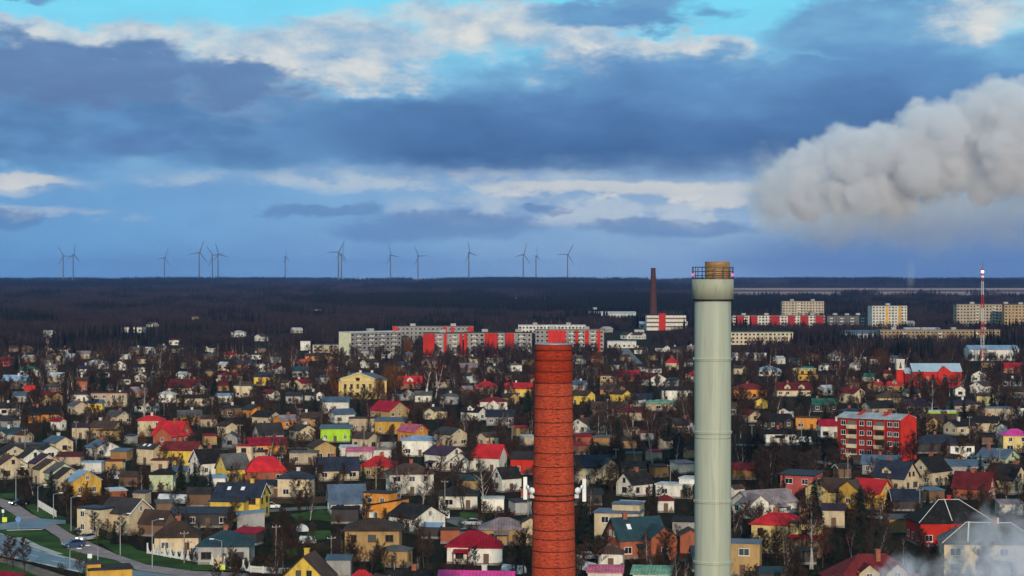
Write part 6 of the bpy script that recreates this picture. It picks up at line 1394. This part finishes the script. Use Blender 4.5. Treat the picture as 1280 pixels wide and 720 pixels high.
def plume():
    d = 300.0; s = FPX / d; rg = random.Random(5); P = []
    def at(px, py, dy=0.0): return Vector(((px - 640) / s, d + dy, CAM_H + (HOR - py) / s))
    prof = [(945, 236, 16), (962, 238, 30), (985, 238, 48), (1015, 230, 58), (1050, 223, 64), (1085, 211, 74), (1120, 204, 76), (1160, 194, 80), (1200, 184, 84), (1240, 176, 84), (1290, 172, 88), (1345, 165, 92), (1405, 156, 98), (1470, 150, 100), (1540, 146, 90), (1590, 140, 60)]
    for i in range(len(prof) - 1):
        (x0, y0, r0), (x1, y1, r1) = prof[i], prof[i+1]
        for k in range(9):
            t = rg.random(); x, y, r = x0 + (x1-x0)*t, y0 + (y1-y0)*t, r0 + (r1-r0)*t
            a = rg.uniform(0, 6.28); q = math.sqrt(rg.random()) * .62; pr = r * rg.uniform(.3, .46)
            c0 = at(x + math.cos(a) * r * q * .4, y - math.sin(a) * r * q, math.cos(a) * r * q / s); pm = pr / s; P.append((*c0, pm))
            for j in range(11):
                dv = rv(rg).normalized(); dv.z = abs(dv.z) * (1 if rg.random() < .7 else -1); c1 = c0 + dv * pm * .85; r1_ = pm * rg.uniform(.3, .5); P.append((*c1, r1_))
                for l in range(6):
                    d2 = (dv + rv(rg, .8)).normalized(); P.append((*(c1 + d2 * r1_ * .85), r1_ * rg.uniform(.3, .5)))
    steam('steam_plume', P, .36, vol_mat('thick_steam', .55, (.965, .96, .985), .24, .31, .6, .1, 1.0), 'large rolling grey-white steam plume drifting in from the picture edge')
    def cloud(name, px, py, rx, ry, dd, rz, dens, colr, nsc, lo, hi, label, stretch=(1, 1, 1), step=.35):
        """soft ellipsoid of thin steam, torn by noise and fading to its rim"""
        s_ = FPX / dd; c0 = Vector(((px - 640) / s_, dd, CAM_H + (HOR - py) / s_))
        mb = MB(); n_ = 10; prof = [(math.sin(math.pi * k / n_) + (1e-3), -math.cos(math.pi * k / n_)) for k in range(n_ + 1)]; mb.lathe(prof, 20, caps=True)
        m_ = bpy.data.materials.new(name); m_.use_nodes = True; t = m_.node_tree; t.nodes.clear(); n = N(t)
        v = n.new('ShaderNodeVolumePrincipled'); o_ = n.new('ShaderNodeOutputMaterial'); n.link(v.outputs[0], o_.inputs['Volume']); v.inputs['Color'].default_value = (*colr, 1); v.inputs['Density Attribute'].default_value = ''; v.inputs['Anisotropy'].default_value = .1
        tcn = n.new('ShaderNodeTexCoord'); q = tcn.outputs['Object']; dt = n.new('ShaderNodeVectorMath', operation='DOT_PRODUCT'); n.link(q, dt.inputs[0]); n.link(q, dt.inputs[1])
        mp = n.new('ShaderNodeMapping'); n.link(q, mp.inputs[0]); mp.inputs['Scale'].default_value = (rx / s_ * stretch[0], rz * stretch[1], ry / s_ * stretch[2])
        fall = n.m('SUBTRACT', 1.0, dt.outputs['Value'], clamp=True); ns = n.noise(mp.outputs[0], nsc, 5, .6, .6)
        n.link(n.m('MULTIPLY', n.sm(n.m('ADD', ns, n.m('MULTIPLY', n.m('SUBTRACT', fall, .5), .32)), lo, hi), n.m('MULTIPLY', n.m('POWER', fall, 1.1), dens)), v.inputs['Density'])
        m_.cycles.volume_step_rate = step
        o = mb.build(name, m_); o.location = c0; o.scale = (rx / s_, rz, ry / s_); tag(o, kind='stuff'); o['label'] = label
    cloud('thin_steam_wisps', 1180, 262, 280, 74, 300, 12, .11, (.96, .96, .99), .16, .40, .72, 'thin ragged wisps trailing under the steam plume')
    cloud('chimney_smoke', 1139, 342, 8, 26, 2300, 9, .03, (.9, .9, .95), .08, .3, .7, 'faint thread of smoke far off between the nine-storey blocks')
    cloud('thin_steam_wisps', 972, 238, 60, 78, 298, 9, .22, (.96, .96, .99), .26, .42, .70, 'torn wispy front edge of the steam plume')
    cloud('thin_steam_wisps', 1050, 276, 130, 46, 296, 8, .16, (.96, .96, .99), .2, .42, .72, 'ragged wisps hanging below the front of the steam plume')
    cloud('low_steam', 1262, 725, 125, 130, 150, 5, .62, (.95, .94, .99), .42, .47, .74, 'thin bluish steam drifting up in front of the nearest houses')
    cloud('low_steam', 1130, 722, 55, 46, 148, 2.5, .9, (.95, .94, .99), .6, .46, .74, 'small puff of steam before the broad wine-red roof')
plume()
def haze():
    mb = MB(); mb.box(-17000, 17000, -500, 24500, -2, 262); o = mb.build('haze', None if False else HAZEM); tag(o, kind='stuff')
    o['label'] = 'pale blue air haze over the whole town'
HAZEM = vol_mat('haze_air', 3.0e-5, (.21, .39, .92), 0, 0, 1, .0)
haze()

# ------------------------------------------------------------------ labels that single each thing out
WW = dict(cream='cream', white='white', beige='beige', tan='tan', yellow='yellow', paleyellow='pale yellow', gold='amber', orange='orange', brick='brick', lime='lime green', grey='grey', brown='brown', red='red', rose='rose-red', palegreen='pale green', wood='wooden', dark='dark', pale='off-white')
RW = dict(dark='slate', black='black', brown='brown', maroon='maroon', red='scarlet', crimson='raspberry', magenta='magenta', blue='steel-blue', navy='navy', paleblue='ice-blue', teal='teal', green='dark green', pale='pale grey', pink='pink', purple='plum', grey='grey', mauve='mauve', sage='sage')
REFS = [h for h in HOUSES if h.get('ref')] + [dict(px=692, by=600, ref='brick chimney'), dict(px=891, by=600, ref='grey chimney')]
taken = {o['label'] for o in THINGS if o.get('label') and o['label'] != 'x'}
def art(r): return 'the ' + r
def phrase(px, by, skip=None, n=16):
    rs = sorted((r for r in REFS if r.get('o') is not skip or skip is None), key=lambda r: ((r['px'] - px) / 1.0) ** 2 + ((r['by'] - by) * 1.6) ** 2)[:n]
    out = []
    for r in rs[:4]:
        dx, dy = px - r['px'], by - r['by']
        out.append(('just behind ' if dy < -6 else 'just in front of ' if dy > 6 else 'right beside ') + art(r['ref']))
    for r in rs[4:n]: out.append(('somewhat behind ' if by < r['by'] else 'somewhat in front of ') + art(r['ref']))
    pairs = [f"between {art(a['ref'])} and {art(b['ref'])}" for a in rs[:5] for b in rs[:5] if a['ref'] < b['ref'] and min(a['px'], b['px']) - 8 <= px <= max(a['px'], b['px']) + 8]
    return out, pairs
def give(o, base, px, by, cat, group, skip=None, share=False):
    near_, pairs = phrase(px, by, skip)
    short = base.split(' with ')[0]
    cands = [f'{base} {w_}' for w_ in near_[:2]] + [f'{base} {w_}' for w_ in pairs] + [f'{base} {w_}' for w_ in near_[2:]] + [f'{short} {w_}' for w_ in pairs + near_]
    cands = [c_ for c_ in cands if len(c_.split()) <= 16] or [f'{short} {near_[0]}']
    for c_ in cands:
        if c_ not in taken: break
    else:
        c_ = cands[0]
        if not share:
            k = 2
            for adj in ('farther', 'lower', 'smaller', 'dimmer', 'plainer', 'squat'):
                if f'{adj} {cands[0]}' not in taken and len(cands[0].split()) < 16: c_ = f'{adj} {cands[0]}'; break
    taken.add(c_); o['label'] = c_; o['category'] = cat
    if group: o['group'] = group
for h in HOUSES:
    o = h['o']
    if h.get('label'): o['label'] = h['label']; o['category'] = h['cat'] if h['cat'] != 'x' else o['category']; taken.add(h['label'])
for h in HOUSES:
    o = h['o']
    if o.get('label'): 
        if h['cat'] in ('row house',): o['group'] = 'stepped row houses'
        continue
    ref = h.get('ref')
    noun = {'house': 'house', 'shed': 'shed', 'garage': 'garage', 'row house': 'row house'}.get(h['cat'], h['cat'])
    if ref:
        pl, _ = phrase(h['px'], h['by'], o)
        for w_ in pl:
            lb = f'{ref} {w_}' if len(f'{ref} {w_}'.split()) <= 16 else ref
            if lb not in taken: break
        if len(lb.split()) < 4: lb += ' in the town'
        taken.add(lb); o['label'] = lb; o['category'] = h['cat']
        o['group'] = 'houses of the town'; continue
    give(o, f"{WW[h['wall']]} {noun} with {RW[h['roof']]} {NAMEK[h['kind']]} roof", h['px'], h['by'], h['cat'], 'houses of the town' if noun in ('house', 'row house') else 'sheds and garages between the houses', o)
TN = dict(bare=('bare brown tree', 'tree'), birch=('bare pale-stemmed birch', 'tree'), conifer=('dark green spruce', 'tree'), hedgecone=('dark thuja shrub', 'shrub'), amber=('amber-brown willow', 'tree'), bush=('leafless brown bush', 'bush'), fruit=('low bare fruit tree', 'tree'))
TG = dict(bare='bare trees among the houses', birch='birches among the houses', conifer='spruces among the houses', hedgecone='thuja hedge shrubs', amber='amber willows', bush='garden bushes', fruit='garden fruit trees')
for t in TREES:
    b, cat = TN[t['kind']]
    tall = '' if t['kind'] in ('bush', 'hedgecone', 'fruit') else ('tall ' if t['h'] > .82 * HT[t['kind']] else 'small ')
    give(t['o'], tall + b, t['px'], t['by'], cat, TG[t['kind']], share=True)
for (px, by, hp), o in zip(POLES, [o for o in THINGS if o.get('category') == 'utility pole']):
    give(o, 'wooden utility pole', px, by, 'utility pole', 'utility poles between the houses', share=True)
